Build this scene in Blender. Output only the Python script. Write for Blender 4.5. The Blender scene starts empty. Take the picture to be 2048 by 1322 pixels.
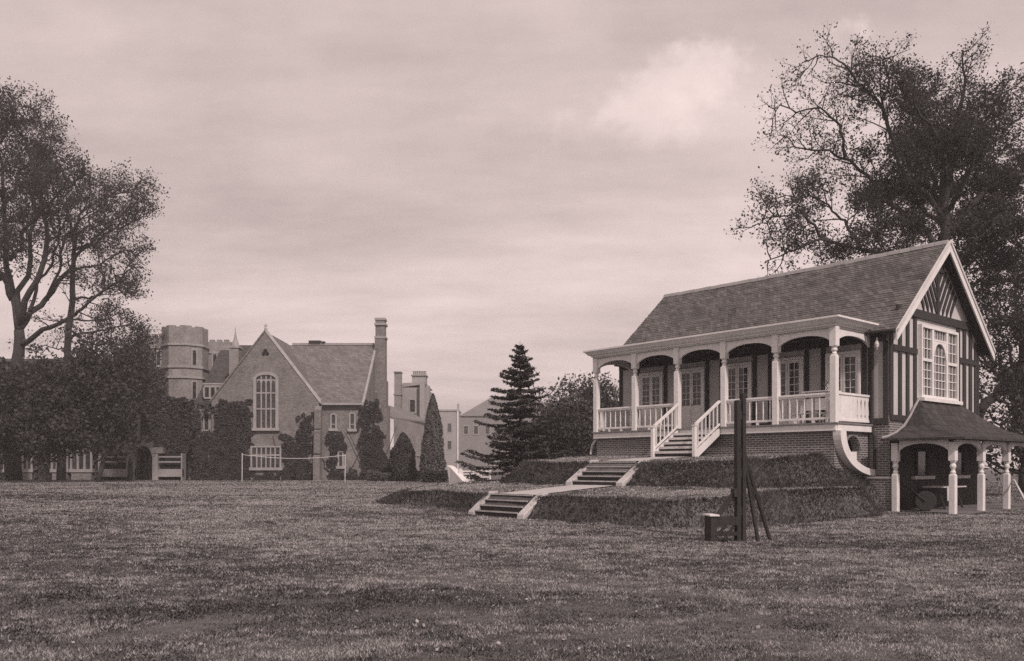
import bpy, bmesh, math, random
import numpy as np
from mathutils import Vector
random.seed(7)
RNG = np.random.default_rng(11)
SC = bpy.context.scene
COL = SC.collection
PI = math.pi
# ------------------------------------------------------------------ frame
F = 1701.0 / 2048.0          # focal length over picture width
EYE = 1.45
YH = 933.0                   # horizon row in the 2048 wide photo
def wx(px, Y): return (px - 1024.0) / 1701.0 * Y
def wz(py, Y): return EYE + (YH - py) / 1701.0 * Y
def W(px, py, Y): return (wx(px, Y), Y, wz(py, Y))
# pavilion frame: e runs along its front towards the camera's right, s runs backwards
CX, CY = 10.05, 26.6
ANG = math.atan2(-0.758, 0.653)
EV = (math.cos(ANG), math.sin(ANG)); SV = (-math.sin(ANG), math.cos(ANG))
def L2W(e, s): return (CX + EV[0]*e + SV[0]*s, CY + EV[1]*e + SV[1]*s)
def W2L(x, y):
    rx, ry = x - CX, y - CY
    return EV[0]*rx + EV[1]*ry, SV[0]*rx + SV[1]*ry
def sstep(x): x = np.clip(x, 0, 1); return x*x*(3-2*x)
_tab = RNG.random((256, 256))
def vn(x, y, sd=0):
    x = np.asarray(x, float) + sd*17.3; y = np.asarray(y, float) + sd*7.9
    xi = np.floor(x).astype(int); yi = np.floor(y).astype(int)
    fx = sstep(x-xi); fy = sstep(y-yi)
    g = lambda a, b: _tab[a & 255, b & 255]
    return (g(xi,yi)*(1-fx)+g(xi+1,yi)*fx)*(1-fy) + (g(xi,yi+1)*(1-fx)+g(xi+1,yi+1)*fx)*fy
def fbm(x, y, sd=0, n=3, g=.5):
    r = 0; a = .5; t = 0
    for i in range(n):
        r = r + a*vn(np.asarray(x)*2**i, np.asarray(y)*2**i, sd+i*3); t += a; a *= g
    return r/t
def hgt(x, y):
    x = np.asarray(x, float); y = np.asarray(y, float)
    e, s = W2L(x, y)
    base = .2*sstep((-e-4)/8)
    base = base + .03*(fbm(x*.35, y*.35, 5)-.5) + .02*(fbm(x*1.3, y*1.3, 9)-.5)
    sunk = np.where(e > -.05, 1-sstep((s-1.9)/.2), 1.0)
    # lower terrace
    er = 1.4 - 1.15*sstep((s+1.4)/2.4)
    def rdist(e0, e1, s0, s1, r):
        qx = np.maximum(e0-e, e-e1) + r; qy = np.maximum(s0-s, s-s1) + r
        return np.hypot(np.maximum(qx, 0), np.maximum(qy, 0)) + np.minimum(np.maximum(qx, qy), 0) - r
    wob = .25*(fbm(x*.6, y*.6, 21)-.5)
    d1 = rdist(-11.5, er, -8.78, 8.0, 1.6) + wob; d1 = d1/(1+2.2*sstep((-e-9)/3.5))
    t1 = .62 + .21*np.clip((s+8.78)/3.3, 0, 1)
    h1 = t1*(1-sstep(d1/.72))*sunk
    sk = .34*np.clip(s+4.4, 0, 5)
    e_ = e + np.where(e < -5, sk, 0)
    e0 = e; e = e_
    d2 = rdist(-9.7, -.5, -4.4, 8.6, .5) + .6*wob
    e = e0
    t2 = 1.6 + .25*np.clip((s+4.4)/4.4, 0, 1)
    t2 = np.where(e > -.6, np.minimum(t2, 1.85-.33*np.clip(s, 0, 2.6)), t2)
    h2 = t2*(1-sstep(d2/1.25))*sunk + .83*sstep(d2/1.25)*(h1 > .6)*0
    low = np.maximum(base, h1 + .0)
    out = np.maximum(low, low + (t2-low)*(1-sstep(d2/1.12))*sunk)
    ons = (d2 > -.3) & (d2 < 1.4) | (d1 > -.3) & (d1 < 1.2)
    near = np.exp(-((np.abs(e+5.06)/1.6)**4))
    return out + .02*(fbm(x*2.1, y*2.1, 31)-.5) + np.where(ons, .16*(fbm(x*1.1, y*1.1, 35)-.5)*(1-near), 0)*(np.abs(e) < 30)*(s < 1)*(1-sstep((e+.8)/1.0))
def hz(x, y): return float(hgt(np.array([x]), np.array([y]))[0])
# ------------------------------------------------------------------ mesh builder
class MB:
    def __init__(s): s.v = []; s.f = []
    def add(s, vs, fs):
        o = len(s.v); s.v += [tuple(p) for p in vs]; s.f += [tuple(i+o for i in f) for f in fs]; return s
    def hexa(s, p):
        return s.add(p, [(0,3,2,1),(4,5,6,7),(0,1,5,4),(1,2,6,5),(2,3,7,6),(3,0,4,7)])
    def box(s, x0, x1, y0, y1, z0, z1):
        return s.hexa([(x0,y0,z0),(x1,y0,z0),(x1,y1,z0),(x0,y1,z0),(x0,y0,z1),(x1,y0,z1),(x1,y1,z1),(x0,y1,z1)])
    def prism(s, poly, off):
        n = len(poly); q = [(p[0]+off[0], p[1]+off[1], p[2]+off[2]) for p in poly]
        return s.add(list(poly)+q, [tuple(range(n))[::-1], tuple(range(n, 2*n))] + [(i, (i+1) % n, n+(i+1) % n, n+i) for i in range(n)])
    def bar(s, a, b, w, d, up=(0,0,1)):
        a = Vector(a); b = Vector(b); t = (b-a).normalized(); u = Vector(up)
        if abs(t.dot(u)) > .98: u = Vector((0,1,0))
        x = t.cross(u).normalized(); y = x.cross(t)
        x *= w/2; y *= d/2
        return s.hexa([a-x-y, a+x-y, a+x+y, a-x+y, b-x-y, b+x-y, b+x+y, b-x+y])
    def tube(s, pts, rad, n=6, cap=True):
        o = len(s.v); m = len(pts); P = [Vector(p) for p in pts]
        ref = Vector((.31,.77,.55))
        for i in range(m):
            t = (P[min(i+1,m-1)]-P[max(i-1,0)])
            if t.length < 1e-9: t = Vector((0,0,1))
            t.normalize(); x = t.cross(ref)
            if x.length < .1: x = t.cross(Vector((1,0,0)))
            x.normalize(); y = t.cross(x)
            r = rad[i] if hasattr(rad, '__len__') else rad
            for k in range(n):
                a = 2*PI*k/n; s.v.append(tuple(P[i] + x*(r*math.cos(a)) + y*(r*math.sin(a))))
        for i in range(m-1):
            for k in range(n):
                s.f.append((o+i*n+k, o+i*n+(k+1) % n, o+(i+1)*n+(k+1) % n, o+(i+1)*n+k))
        if cap:
            s.f.append(tuple(o+k for k in range(n))[::-1]); s.f.append(tuple(o+(m-1)*n+k for k in range(n)))
        return s
    def lathe(s, prof, c, n=12, axis='z'):
        o = len(s.v)
        for r, z in prof:
            for k in range(n):
                a = 2*PI*k/n
                if axis == 'z': s.v.append((c[0]+r*math.cos(a), c[1]+r*math.sin(a), c[2]+z))
                elif axis == 'x': s.v.append((c[0]+z, c[1]+r*math.cos(a), c[2]+r*math.sin(a)))
                else: s.v.append((c[0]+r*math.cos(a), c[1]+z, c[2]+r*math.sin(a)))
        m = len(prof)
        for i in range(m-1):
            for k in range(n): s.f.append((o+i*n+k, o+i*n+(k+1) % n, o+(i+1)*n+(k+1) % n, o+(i+1)*n+k))
        s.f.append(tuple(o+k for k in range(n))[::-1]); s.f.append(tuple(o+(m-1)*n+k for k in range(n)))
        return s
    def arch(s, mp, u0, u1, zt, zs, rise, d, n=12, ex=.62):
        """solid panel over an arched opening; mp(u,z) -> point, d = thickness vector"""
        pt = []
        for i in range(n+1):
            f = i/n; u = u0+(u1-u0)*f; pt.append((u, zs + rise*(1-abs(2*f-1)**2.3)**ex))
        for i in range(n):
            a, b = pt[i], pt[i+1]
            s.prism([mp(a[0],a[1]), mp(b[0],b[1]), mp(b[0],zt), mp(a[0],zt)], d)
        return s
    def build(s, name, mat, parent=None, smooth=False, bevel=0):
        me = bpy.data.meshes.new(name); me.from_pydata(s.v, [], s.f); me.update()
        bm = bmesh.new(); bm.from_mesh(me); bmesh.ops.recalc_face_normals(bm, faces=bm.faces); bm.to_mesh(me); bm.free()
        return link(name, me, mat, parent, smooth, bevel)
def link(name, me, mat, parent=None, smooth=False, bevel=0):
    if mat is not None: me.materials.append(mat)
    if smooth: me.polygons.foreach_set('use_smooth', [True]*len(me.polygons))
    o = bpy.data.objects.new(name, me); COL.objects.link(o)
    if parent is not None: o.parent = parent
    if bevel:
        b = o.modifiers.new('bevel', 'BEVEL'); b.width = bevel; b.segments = 1; b.limit_method = 'ANGLE'
    return o
def np_mesh(name, V, Q, mat, parent=None, col=None):
    """V (n,3) verts, Q (m,k) faces"""
    me = bpy.data.meshes.new(name); n = len(V); m, k = Q.shape
    me.vertices.add(n); me.vertices.foreach_set('co', np.ascontiguousarray(V, np.float32).ravel())
    me.loops.add(m*k); me.loops.foreach_set('vertex_index', np.ascontiguousarray(Q, np.int32).ravel())
    me.polygons.add(m); me.polygons.foreach_set('loop_start', np.arange(0, m*k, k, dtype=np.int32))
    me.update(calc_edges=True)
    if col is not None:
        at = me.attributes.new('tone', 'FLOAT', 'POINT'); at.data.foreach_set('value', np.ascontiguousarray(col, np.float32))
    return link(name, me, mat, parent)
def leaves(name, C, size, mat, parent=None, nrm=None, flat=0.0, asp=.6, jit=.35):
    """many leaf sized diamond faces at the points C"""
    C = np.asarray(C, float); n = len(C)
    N = RNG.normal(size=(n,3))
    if nrm is not None: N = N*jit + np.asarray(nrm)
    N[:,2] += flat
    N /= np.linalg.norm(N, axis=1)[:,None]+1e-9
    R = RNG.normal(size=(n,3)); U = np.cross(N, R); U /= np.linalg.norm(U, axis=1)[:,None]+1e-9
    Vv = np.cross(N, U)
    sz = size*(.55+.9*RNG.random(n))[:,None]
    U = U*sz*.5; Vv = Vv*sz*.5*asp
    P = np.stack([C-U, C-U*.1+Vv, C+U, C-U*.1-Vv], 1).reshape(-1,3)
    Q = np.arange(n*4).reshape(n,4)
    return np_mesh(name, P, Q, mat, parent)
def empty(name, loc=(0,0,0), rz=0):
    o = bpy.data.objects.new(name, None); COL.objects.link(o); o.location = loc; o.rotation_euler = (0,0,rz)
    o.empty_display_size = .2
    return o
def tag(o, label=None, cat=None, group=None, kind=None):
    if label: o['label'] = label
    if cat: o['category'] = cat
    if group: o['group'] = group
    if kind: o['kind'] = kind
    return o
def thing(name, label, cat, loc=(0,0,0), rz=0, group=None): return tag(empty(name, loc, rz), label, cat, group)
# ------------------------------------------------------------------ materials (the photograph is monochrome: greys)
def nodes(name):
    m = bpy.data.materials.new(name); m.use_nodes = True; nt = m.node_tree
    b = nt.nodes['Principled BSDF']; b.inputs['Specular IOR Level'].default_value = .25
    return m, nt, b
def N_(nt, t, **k):
    n = nt.nodes.new(t)
    for a, v in k.items(): setattr(n, a, v)
    return n
def grey(v): return (v, v*.985, v*.97, 1)
def ramp(nt, fac, stops):
    r = N_(nt, 'ShaderNodeValToRGB'); el = r.color_ramp.elements
    while len(el) < len(stops): el.new(.5)
    for e, (p, c) in zip(el, stops): e.position = p; e.color = grey(c)
    nt.links.new(fac, r.inputs[0]); return r.outputs[0]
def noise(nt, vec, sc, det=4, rough=.6):
    n = N_(nt, 'ShaderNodeTexNoise'); n.inputs['Scale'].default_value = sc; n.inputs['Detail'].default_value = det
    n.inputs['Roughness'].default_value = rough
    if vec is not None: nt.links.new(vec, n.inputs['Vector'])
    return n.outputs['Fac']
def math_(nt, op, a, b=None):
    n = N_(nt, 'ShaderNodeMath', operation=op)
    for i, x in enumerate((a, b)):
        if x is None: continue
        if isinstance(x, (int, float)): n.inputs[i].default_value = x
        else: nt.links.new(x, n.inputs[i])
    return n.outputs[0]
def mapped(nt, sc=(1,1,1), coord='Object'):
    t = N_(nt, 'ShaderNodeTexCoord'); m = N_(nt, 'ShaderNodeMapping'); m.inputs['Scale'].default_value = sc
    nt.links.new(t.outputs[coord], m.inputs['Vector']); return m.outputs[0]
def mixc(nt, fac, a, b, mode='MIX'):
    m = N_(nt, 'ShaderNodeMix', data_type='RGBA', blend_type=mode)
    if isinstance(fac, (int, float)): m.inputs[0].default_value = fac
    else: nt.links.new(fac, m.inputs[0])
    for i, x in ((6, a), (7, b)):
        if isinstance(x, (int, float)): m.inputs[i].default_value = grey(x)
        else: nt.links.new(x, m.inputs[i])
    return m.outputs[2]
def bump(nt, b, h, st=.3, d=.02):
    n = N_(nt, 'ShaderNodeBump'); n.inputs['Strength'].default_value = st; n.inputs['Distance'].default_value = d
    nt.links.new(h, n.inputs['Height']); nt.links.new(n.outputs[0], b.inputs['Normal'])
def mk(name, c, var=.3, big=.7, fine=14, bst=.25, rough=.85, sc=(1,1,1), spec=.25):
    m, nt, b = nodes(name); v = mapped(nt, sc)
    n1 = noise(nt, v, big, 6, .7); n2 = noise(nt, v, fine, 5, .7)
    f = math_(nt, 'ADD', math_(nt, 'MULTIPLY', n1, .55), math_(nt, 'MULTIPLY', n2, .45))
    c_ = ramp(nt, f, [(.3, c*(1-var)), (.7, c*(1+var))])
    nt.links.new(c_, b.inputs['Base Color']); b.inputs['Roughness'].default_value = rough
    b.inputs['Specular IOR Level'].default_value = spec
    if bst: bump(nt, b, n2, bst, .015)
    return m
def brick(name, c1, c2, mortar, w=.23, h=.075, ms=.012, var=.35, bst=.5):
    m, nt, b = nodes(name)
    t = N_(nt, 'ShaderNodeTexCoord'); sp = N_(nt, 'ShaderNodeSeparateXYZ'); nt.links.new(t.outputs['Object'], sp.inputs[0])
    cb = N_(nt, 'ShaderNodeCombineXYZ'); nt.links.new(math_(nt, 'ADD', sp.outputs[0], sp.outputs[1]), cb.inputs[0]); nt.links.new(sp.outputs[2], cb.inputs[1])
    br = N_(nt, 'ShaderNodeTexBrick'); br.inputs['Scale'].default_value = 1
    br.inputs['Brick Width'].default_value = w; br.inputs['Row Height'].default_value = h; br.inputs['Mortar Size'].default_value = ms
    br.inputs['Color1'].default_value = grey(c1); br.inputs['Color2'].default_value = grey(c2); br.inputs['Mortar'].default_value = grey(mortar)
    nt.links.new(cb.outputs[0], br.inputs['Vector'])
    n1 = noise(nt, t.outputs['Object'], .55, 9, .78); n2 = noise(nt, t.outputs['Object'], 9, 4)
    k = ramp(nt, math_(nt, 'ADD', math_(nt, 'MULTIPLY', n1, .6), math_(nt, 'MULTIPLY', n2, .4)), [(.3, 1-var), (.72, 1+var*.6)])
    nt.links.new(mixc(nt, 1.0, br.outputs['Color'], k, 'MULTIPLY'), b.inputs['Base Color'])
    b.inputs['Roughness'].default_value = .9
    bump(nt, b, br.outputs['Fac'], -bst, .01)
    return m
def foliage(name, lo, hi, trans=.25):
    m, nt, b = nodes(name); g = N_(nt, 'ShaderNodeNewGeometry')
    v = mapped(nt); n1 = noise(nt, v, .55, 3)
    f = math_(nt, 'ADD', math_(nt, 'MULTIPLY', g.outputs['Random Per Island'], .55), math_(nt, 'MULTIPLY', n1, .45))
    c = ramp(nt, f, [(.15, lo), (.6, (lo+hi)/2), (.92, hi)])
    nt.links.new(c, b.inputs['Base Color']); b.inputs['Roughness'].default_value = .75; b.inputs['Specular IOR Level'].default_value = .15
    tr = N_(nt, 'ShaderNodeBsdfTranslucent'); nt.links.new(c, tr.inputs[0])
    mx = N_(nt, 'ShaderNodeMixShader'); mx.inputs[0].default_value = trans
    nt.links.new(b.outputs[0], mx.inputs[1]); nt.links.new(tr.outputs[0], mx.inputs[2])
    nt.links.new(mx.outputs[0], nt.nodes['Material Output'].inputs[0])
    return m
def glassmat(name, c=.03, rough=.08):
    m, nt, b = nodes(name); v = mapped(nt); n = noise(nt, v, 3.5, 3)
    nt.links.new(ramp(nt, n, [(.35, c*.6), (.65, c*2.2)]), b.inputs['Base Color'])
    b.inputs['Roughness'].default_value = rough; b.inputs['Specular IOR Level'].default_value = .5
    bump(nt, b, noise(nt, v, 1.3, 2), .06, .05)
    return m
def blade(name, lo, hi, rough=.7):
    m, nt, b = nodes(name); a = N_(nt, 'ShaderNodeAttribute'); a.attribute_name = 'tone'
    c = ramp(nt, a.outputs['Fac'], [(0, lo), (.55, lo*.55+hi*.45), (1, hi)])
    nt.links.new(c, b.inputs['Base Color']); b.inputs['Roughness'].default_value = rough; b.inputs['Specular IOR Level'].default_value = .2
    tr = N_(nt, 'ShaderNodeBsdfTranslucent'); nt.links.new(c, tr.inputs[0])
    mx = N_(nt, 'ShaderNodeMixShader'); mx.inputs[0].default_value = .3
    nt.links.new(b.outputs[0], mx.inputs[1]); nt.links.new(tr.outputs[0], mx.inputs[2])
    nt.links.new(mx.outputs[0], nt.nodes['Material Output'].inputs[0])
    return m
M = dict(
    white=mk('white_paint', .7, .2, 1.6, 14, .15, .6, (1,1,.45)),
    oldwhite=mk('weathered_white_paint', .55, .3, 1.5, 18, .15, .65),
    gplaster=mk('gable_plaster', .5, .2, 1.1, 30, .3, .95),
    plaster=mk('plaster', .42, .16, 1.1, 30, .3, .95),
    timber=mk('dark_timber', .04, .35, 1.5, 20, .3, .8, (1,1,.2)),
    tarred=mk('tarred_post_timber', .035, .5, 2, 26, .6, .8, (3,3,.4)),
    brick=brick('pavilion_brick', .07, .125, .34, ms=.014),
    tile=brick('roof_tile', .1, .185, .055, .17, .2, .006, .5, .2),
    porchtile=brick('porch_tile', .04, .075, .02, .17, .2, .006, .4, .2),
    ridge=mk('ridge_tile', .3, .25, 2, 12, .2),
    lead=mk('lead_sheet', .36, .15, 1, 8, .1, .6),
    board=mk('deck_board', .35, .25, 1, 14, .2),
    cstone=mk('weathered_dressing_stone', .31, .35, 1.2, 10, .3),
    stone=mk('pale_stone', .42, .35, 1.2, 10, .3),
    greystone=mk('grey_stone', .3, .3, .8, 7, .35),
    cwall=brick('college_brick', .15, .25, .23, .24, .09, .01, .6, .3),
    cwall2=brick('college_brick_pale', .24, .33, .28, .24, .09, .01, .55, .3),
    cwall3=brick('tower_brick', .2, .29, .25, .24, .09, .01, .55, .3),
    slate=brick('college_roof_tile', .14, .21, .11, .3, .22, .01, .5, .2),
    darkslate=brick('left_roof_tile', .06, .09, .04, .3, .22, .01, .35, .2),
    faroof=mk('far_roof_slate', .17, .25, .4, 5, .2),
    farwall=mk('far_wall_render', .3, .25, .3, 4, .2),
    riser=mk('step_riser', .045, .4, 2, 15, .4),
    glass=glassmat('window_glass'),
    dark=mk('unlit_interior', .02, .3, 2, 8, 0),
    bark=mk('tree_bark', .045, .4, 2, 12, .8, .95, (2,2,.5)),
    leaf=foliage('oak_leaf', .03, .1),
    leafl=foliage('lime_leaf', .03, .095),
    dleaf=foliage('dark_evergreen_leaf', .026, .1, .15),
    needle=foliage('spruce_needle', .035, .115, .1),
    ivy=foliage('ivy_leaf', .026, .115, .15),
    yew=foliage('yew_needle', .05, .2, .1),
    far_leaf=foliage('shrub_leaf', .05, .17, .2),
    gravel=mk('gravel', .42, .2, 2, 40, .4),
    earth=mk('trodden_earth', .16, .35, 1.5, 20, .4),
    cloth=mk('pale_cloth', .6, .12, 3, 30, .1),
    iron=mk('iron', .032, .3, 3, 20, .2, .6),
)
NBLADE = 900000; HAZE = .0009
# ------------------------------------------------------------------ camera, sky, sun
cam = bpy.data.cameras.new('camera'); co = bpy.data.objects.new('camera', cam); COL.objects.link(co)
co.location = (0, 0, EYE); co.rotation_euler = (PI/2, 0, 0)
cam.sensor_width = 36; cam.lens = F*36; cam.shift_y = (YH-661.0)/2048.0; cam.clip_end = 6000; cam.clip_start = .1
SC.camera = co
TINT = (1.0, .815, .785)
tosun = Vector((.32, -.68, .66)).normalized()
sl = bpy.data.lights.new('sun', 'SUN'); so = bpy.data.objects.new('sun', sl); COL.objects.link(so)
sl.energy = 2.5; sl.angle = math.radians(3); sl.color = (1.0, .83, .79)
so.rotation_euler = tosun.to_track_quat('Z', 'Y').to_euler(); so.location = (0, -10, 40)
wd = bpy.data.worlds.new('World'); SC.world = wd; wd.use_nodes = True
nt = wd.node_tree; bg = nt.nodes['Background']
sky = N_(nt, 'ShaderNodeTexSky', sky_type='NISHITA'); sky.sun_disc = False
sky.sun_elevation = math.asin(tosun.z); sky.sun_rotation = math.atan2(tosun.x, tosun.y); sky.dust_density = 4; sky.air_density = 1.2
bw = N_(nt, 'ShaderNodeRGBToBW'); nt.links.new(sky.outputs[0], bw.inputs[0])
tc = N_(nt, 'ShaderNodeTexCoord'); sp = N_(nt, 'ShaderNodeSeparateXYZ'); nt.links.new(tc.outputs['Generated'], sp.inputs[0])
# cloud deck: direction projected on a high layer
zz = math_(nt, 'ADD', math_(nt, 'MAXIMUM', sp.outputs[2], 0.0), .16)
cb = N_(nt, 'ShaderNodeCombineXYZ')
nt.links.new(math_(nt, 'DIVIDE', sp.outputs[0], zz), cb.inputs[0]); nt.links.new(math_(nt, 'DIVIDE', sp.outputs[1], zz), cb.inputs[1])
mp = N_(nt, 'ShaderNodeMapping'); mp.inputs['Scale'].default_value = (.55, 1.25, 1); mp.inputs['Rotation'].default_value = (0,0,.3); mp.inputs['Location'].default_value = (3.1, .4, 0)
nt.links.new(cb.outputs[0], mp.inputs[0])
cl = noise(nt, mp.outputs[0], 1.3, 9, .58)
deck = N_(nt, 'ShaderNodeMapRange'); deck.inputs[1].default_value = .33; deck.inputs[2].default_value = .68; deck.inputs[3].default_value = .72; deck.inputs[4].default_value = 1.16
nt.links.new(cl, deck.inputs[0])
# soft cumulus heads standing to the right, flat and fading underneath
u_ = math_(nt, 'DIVIDE', sp.outputs[0], math_(nt, 'MAXIMUM', sp.outputs[1], .05)); w_ = math_(nt, 'DIVIDE', sp.outputs[2], math_(nt, 'MAXIMUM', sp.outputs[1], .05))
cuv = N_(nt, 'ShaderNodeCombineXYZ'); nt.links.new(u_, cuv.inputs[0]); nt.links.new(w_, cuv.inputs[1])
cn = noise(nt, cuv.outputs[0], 8.0, 9, .6); cn2 = noise(nt, cuv.outputs[0], 22.0, 6, .6)
ell = math_(nt, 'ADD', math_(nt, 'POWER', math_(nt, 'DIVIDE', math_(nt, 'SUBTRACT', u_, .21), .16), 2.0), math_(nt, 'POWER', math_(nt, 'DIVIDE', math_(nt, 'SUBTRACT', math_(nt, 'SUBTRACT', w_, math_(nt, 'MULTIPLY', u_, .26)), .39), .052), 2.0))
cm = math_(nt, 'SUBTRACT', math_(nt, 'ADD', math_(nt, 'MULTIPLY', cn, 7.0), math_(nt, 'MULTIPLY', cn2, 2.2)), math_(nt, 'ADD', ell, 3.7))
cum = N_(nt, 'ShaderNodeMapRange', interpolation_type='SMOOTHSTEP'); cum.inputs[1].default_value = -.5; cum.inputs[2].default_value = 1.2; cum.inputs[3].default_value = 0; cum.inputs[4].default_value = 1
nt.links.new(cm, cum.inputs[0])
fd = N_(nt, 'ShaderNodeMapRange'); fd.inputs[1].default_value = .36; fd.inputs[2].default_value = .5; fd.inputs[3].default_value = .1; fd.inputs[4].default_value = .3
nt.links.new(math_(nt, 'ADD', w_, math_(nt, 'MULTIPLY', math_(nt, 'SUBTRACT', cn2, .5), .08)), fd.inputs[0])
cuml = math_(nt, 'MULTIPLY', cum.outputs[0], fd.outputs[0])
# brighter towards the horizon
hr = N_(nt, 'ShaderNodeMapRange'); hr.inputs[1].default_value = 0; hr.inputs[2].default_value = .5; hr.inputs[3].default_value = 1.17; hr.inputs[4].default_value = .92
nt.links.new(sp.outputs[2], hr.inputs[0])
# the sky texture's own unevenness is mostly veiled by the cloud
lum = math_(nt, 'ADD', math_(nt, 'MULTIPLY', math_(nt, 'MINIMUM', bw.outputs[0], 12.0), .10), 4.9)
lum = math_(nt, 'MULTIPLY', lum, math_(nt, 'MULTIPLY', hr.outputs[0], math_(nt, 'ADD', math_(nt, 'ADD', deck.outputs[0], math_(nt, 'MULTIPLY', math_(nt, 'SUBTRACT', noise(nt, cuv.outputs[0], 5.5, 7, .6), .5), .34)), cuml)))
tn = N_(nt, 'ShaderNodeMix', data_type='RGBA', blend_type='MULTIPLY'); tn.inputs[0].default_value = 1
nt.links.new(lum, tn.inputs[6]); tn.inputs[7].default_value = (*TINT, 1)
nt.links.new(tn.outputs[2], bg.inputs[0]); bg.inputs[1].default_value = .113
SC.view_settings.view_transform = 'Standard'; SC.view_settings.look = 'None'; SC.view_settings.exposure = .33; SC.view_settings.gamma = 1
SC.render.engine = 'CYCLES'; SC.cycles.max_bounces = 6; SC.cycles.use_denoising = False
# ------------------------------------------------------------------ ground
def axis(fine0, fine1, st, far0, far1):
    a = list(np.arange(fine0, fine1, st)); x = fine1; d = st
    while x < far1: a.append(x); d *= 1.18; x += d
    a.append(far1); x = fine0; d = st; b = []
    while True:
        d *= 1.18; x -= d
        if x < far0: break
        b.append(x)
    b.append(far0)
    return np.array(b[::-1]+a)
ea = axis(-15, 4, .16, -900, 900); sa = axis(-11, 4, .14, -900, 900)
E_, S_ = np.meshgrid(ea, sa, indexing='ij')
X_ = CX + EV[0]*E_ + SV[0]*S_; Y_ = CY + EV[1]*E_ + SV[1]*S_
V_ = np.stack([X_, Y_, hgt(X_, Y_)], -1).reshape(-1,3)
n1, n2 = E_.shape; idx = np.arange(n1*n2).reshape(n1,n2)
Q_ = np.stack([idx[:-1,:-1], idx[1:,:-1], idx[1:,1:], idx[:-1,1:]], -1).reshape(-1,4)
def groundmat():
    m, nt, b = nodes('lawn_ground'); g = N_(nt, 'ShaderNodeNewGeometry')
    mp = N_(nt, 'ShaderNodeMapping'); mp.inputs['Scale'].default_value = (.6, 1.4, 1); mp.inputs['Rotation'].default_value = (0,0,.2)
    nt.links.new(g.outputs['Position'], mp.inputs[0])
    a = noise(nt, mp.outputs[0], .35, 6, .65); c = noise(nt, g.outputs['Position'], 7, 6, .75)
    f = math_(nt, 'ADD', math_(nt, 'MULTIPLY', a, .5), math_(nt, 'MULTIPLY', c, .5))
    nt.links.new(ramp(nt, f, [(.3, .045), (.5, .095), (.7, .19)]), b.inputs['Base Color'])
    b.inputs['Roughness'].default_value = .95; bump(nt, b, c, .6, .04)
    return m
gr = np_mesh('lawn', V_, Q_, groundmat()); tag(gr, kind='structure')
gr.data.polygons.foreach_set('use_smooth', [True]*len(gr.data.polygons))
# gravel strip joining the two flights of bank steps
EM = -5.06
def strip(name, e0, e1, s0, s1, mat, lift=.02, st=.12):
    a = np.arange(e0, e1+1e-6, (e1-e0)/max(2, round((e1-e0)/st))); b = np.arange(s0, s1+1e-6, (s1-s0)/max(2, round((s1-s0)/st)))
    A, B = np.meshgrid(a, b, indexing='ij'); wob = .05*(vn(B*3, A*0+2)-.5)
    A = A + wob*np.sign(A-(e0+e1)/2)
    X = CX + EV[0]*A + SV[0]*B; Y = CY + EV[1]*A + SV[1]*B
    V = np.stack([X, Y, hgt(X, Y)+lift], -1).reshape(-1,3); i = np.arange(A.size).reshape(A.shape)
    Q = np.stack([i[:-1,:-1], i[1:,:-1], i[1:,1:], i[:-1,1:]], -1).reshape(-1,4)
    return tag(np_mesh(name, V, Q, mat), kind='structure')
strip('gravel_path', EM-.8, EM+.8, -8.75, -5.5, M['gravel'], .03)
strip('upper_path', EM-.75, EM+.75, -4.35, -1.55, M['gravel'], .03)
strip('porch_floor', .68, 3.2, 2.2, 10.8, M['earth'], .03, .2)
# ------------------------------------------------------------------ grass
def blocked(e, s):
    p = (e > -10.4) & (e < .7) & (s > -.02) & (s < 9.6) & ~((e > .0) & (s < 1.92))
    p |= (e > -.05) & (e < 1.1) & (s > 1.9) & (s < 2.3)
    p |= (e > .6) & (e < 3.1) & (s > 2.1) & (s < 11)
    p |= (np.abs(e-EM) < 1.0) & (s > -1.55) & (s < 0)
    p |= (np.abs(e-EM) < 1.08) & (((s > -5.5) & (s < -4.3)) | ((s > -9.5) & (s < -8.7)))
    p |= (np.abs(e-EM) < .72) & (s > -8.75) & (s < -1.4)
    return p
def blades(name, X, Y, hh, ww, tone, mat, label):
    n = len(X); Z = hgt(X, Y) - .004
    a = RNG.random(n)*2*PI; lx = RNG.normal(size=n)*.55; ly = RNG.normal(size=n)*.55
    B = np.stack([X, Y, Z], 1); U = np.stack([np.cos(a)*ww, np.sin(a)*ww, np.zeros(n)], 1)*.5
    T = B + np.stack([lx*hh, ly*hh, hh], 1)
    V = np.stack([B-U, B+U, T], 1).reshape(-1,3)
    o = np_mesh(name, V, np.arange(n*3).reshape(n,3), mat, None, np.repeat(tone, 3))
    return tag(o, label, 'grass', kind='stuff')
def isbank(x, y):
    d = .12
    gx = (hgt(x+d, y)-hgt(x-d, y))/(2*d); gy = (hgt(x, y+d)-hgt(x, y-d))/(2*d)
    return np.hypot(gx, gy)
n = NBLADE
Yb = 4.5*(84/4.5)**(RNG.random(n)**.85); Xb = (RNG.random(n)*2-1)*(.68*Yb+2.5)
e, s = W2L(Xb, Yb); sl_ = isbank(Xb, Yb); k = ~blocked(e, s) & (Yb < 74.5)
Xb, Yb, sl_ = Xb[k], Yb[k], sl_[k]
big = fbm(Xb*.16+Yb*.05, Yb*.5, 3, 4); mid = fbm(Xb*.7, Yb*1.3, 8, 6, .8); fin = fbm(Xb*5, Yb*6, 12, 2)
tone = .5 + 1.25*(big-.5) + 2.3*(mid-.5) + 1.7*(fin-.5) + .46*RNG.normal(size=len(Xb))
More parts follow.
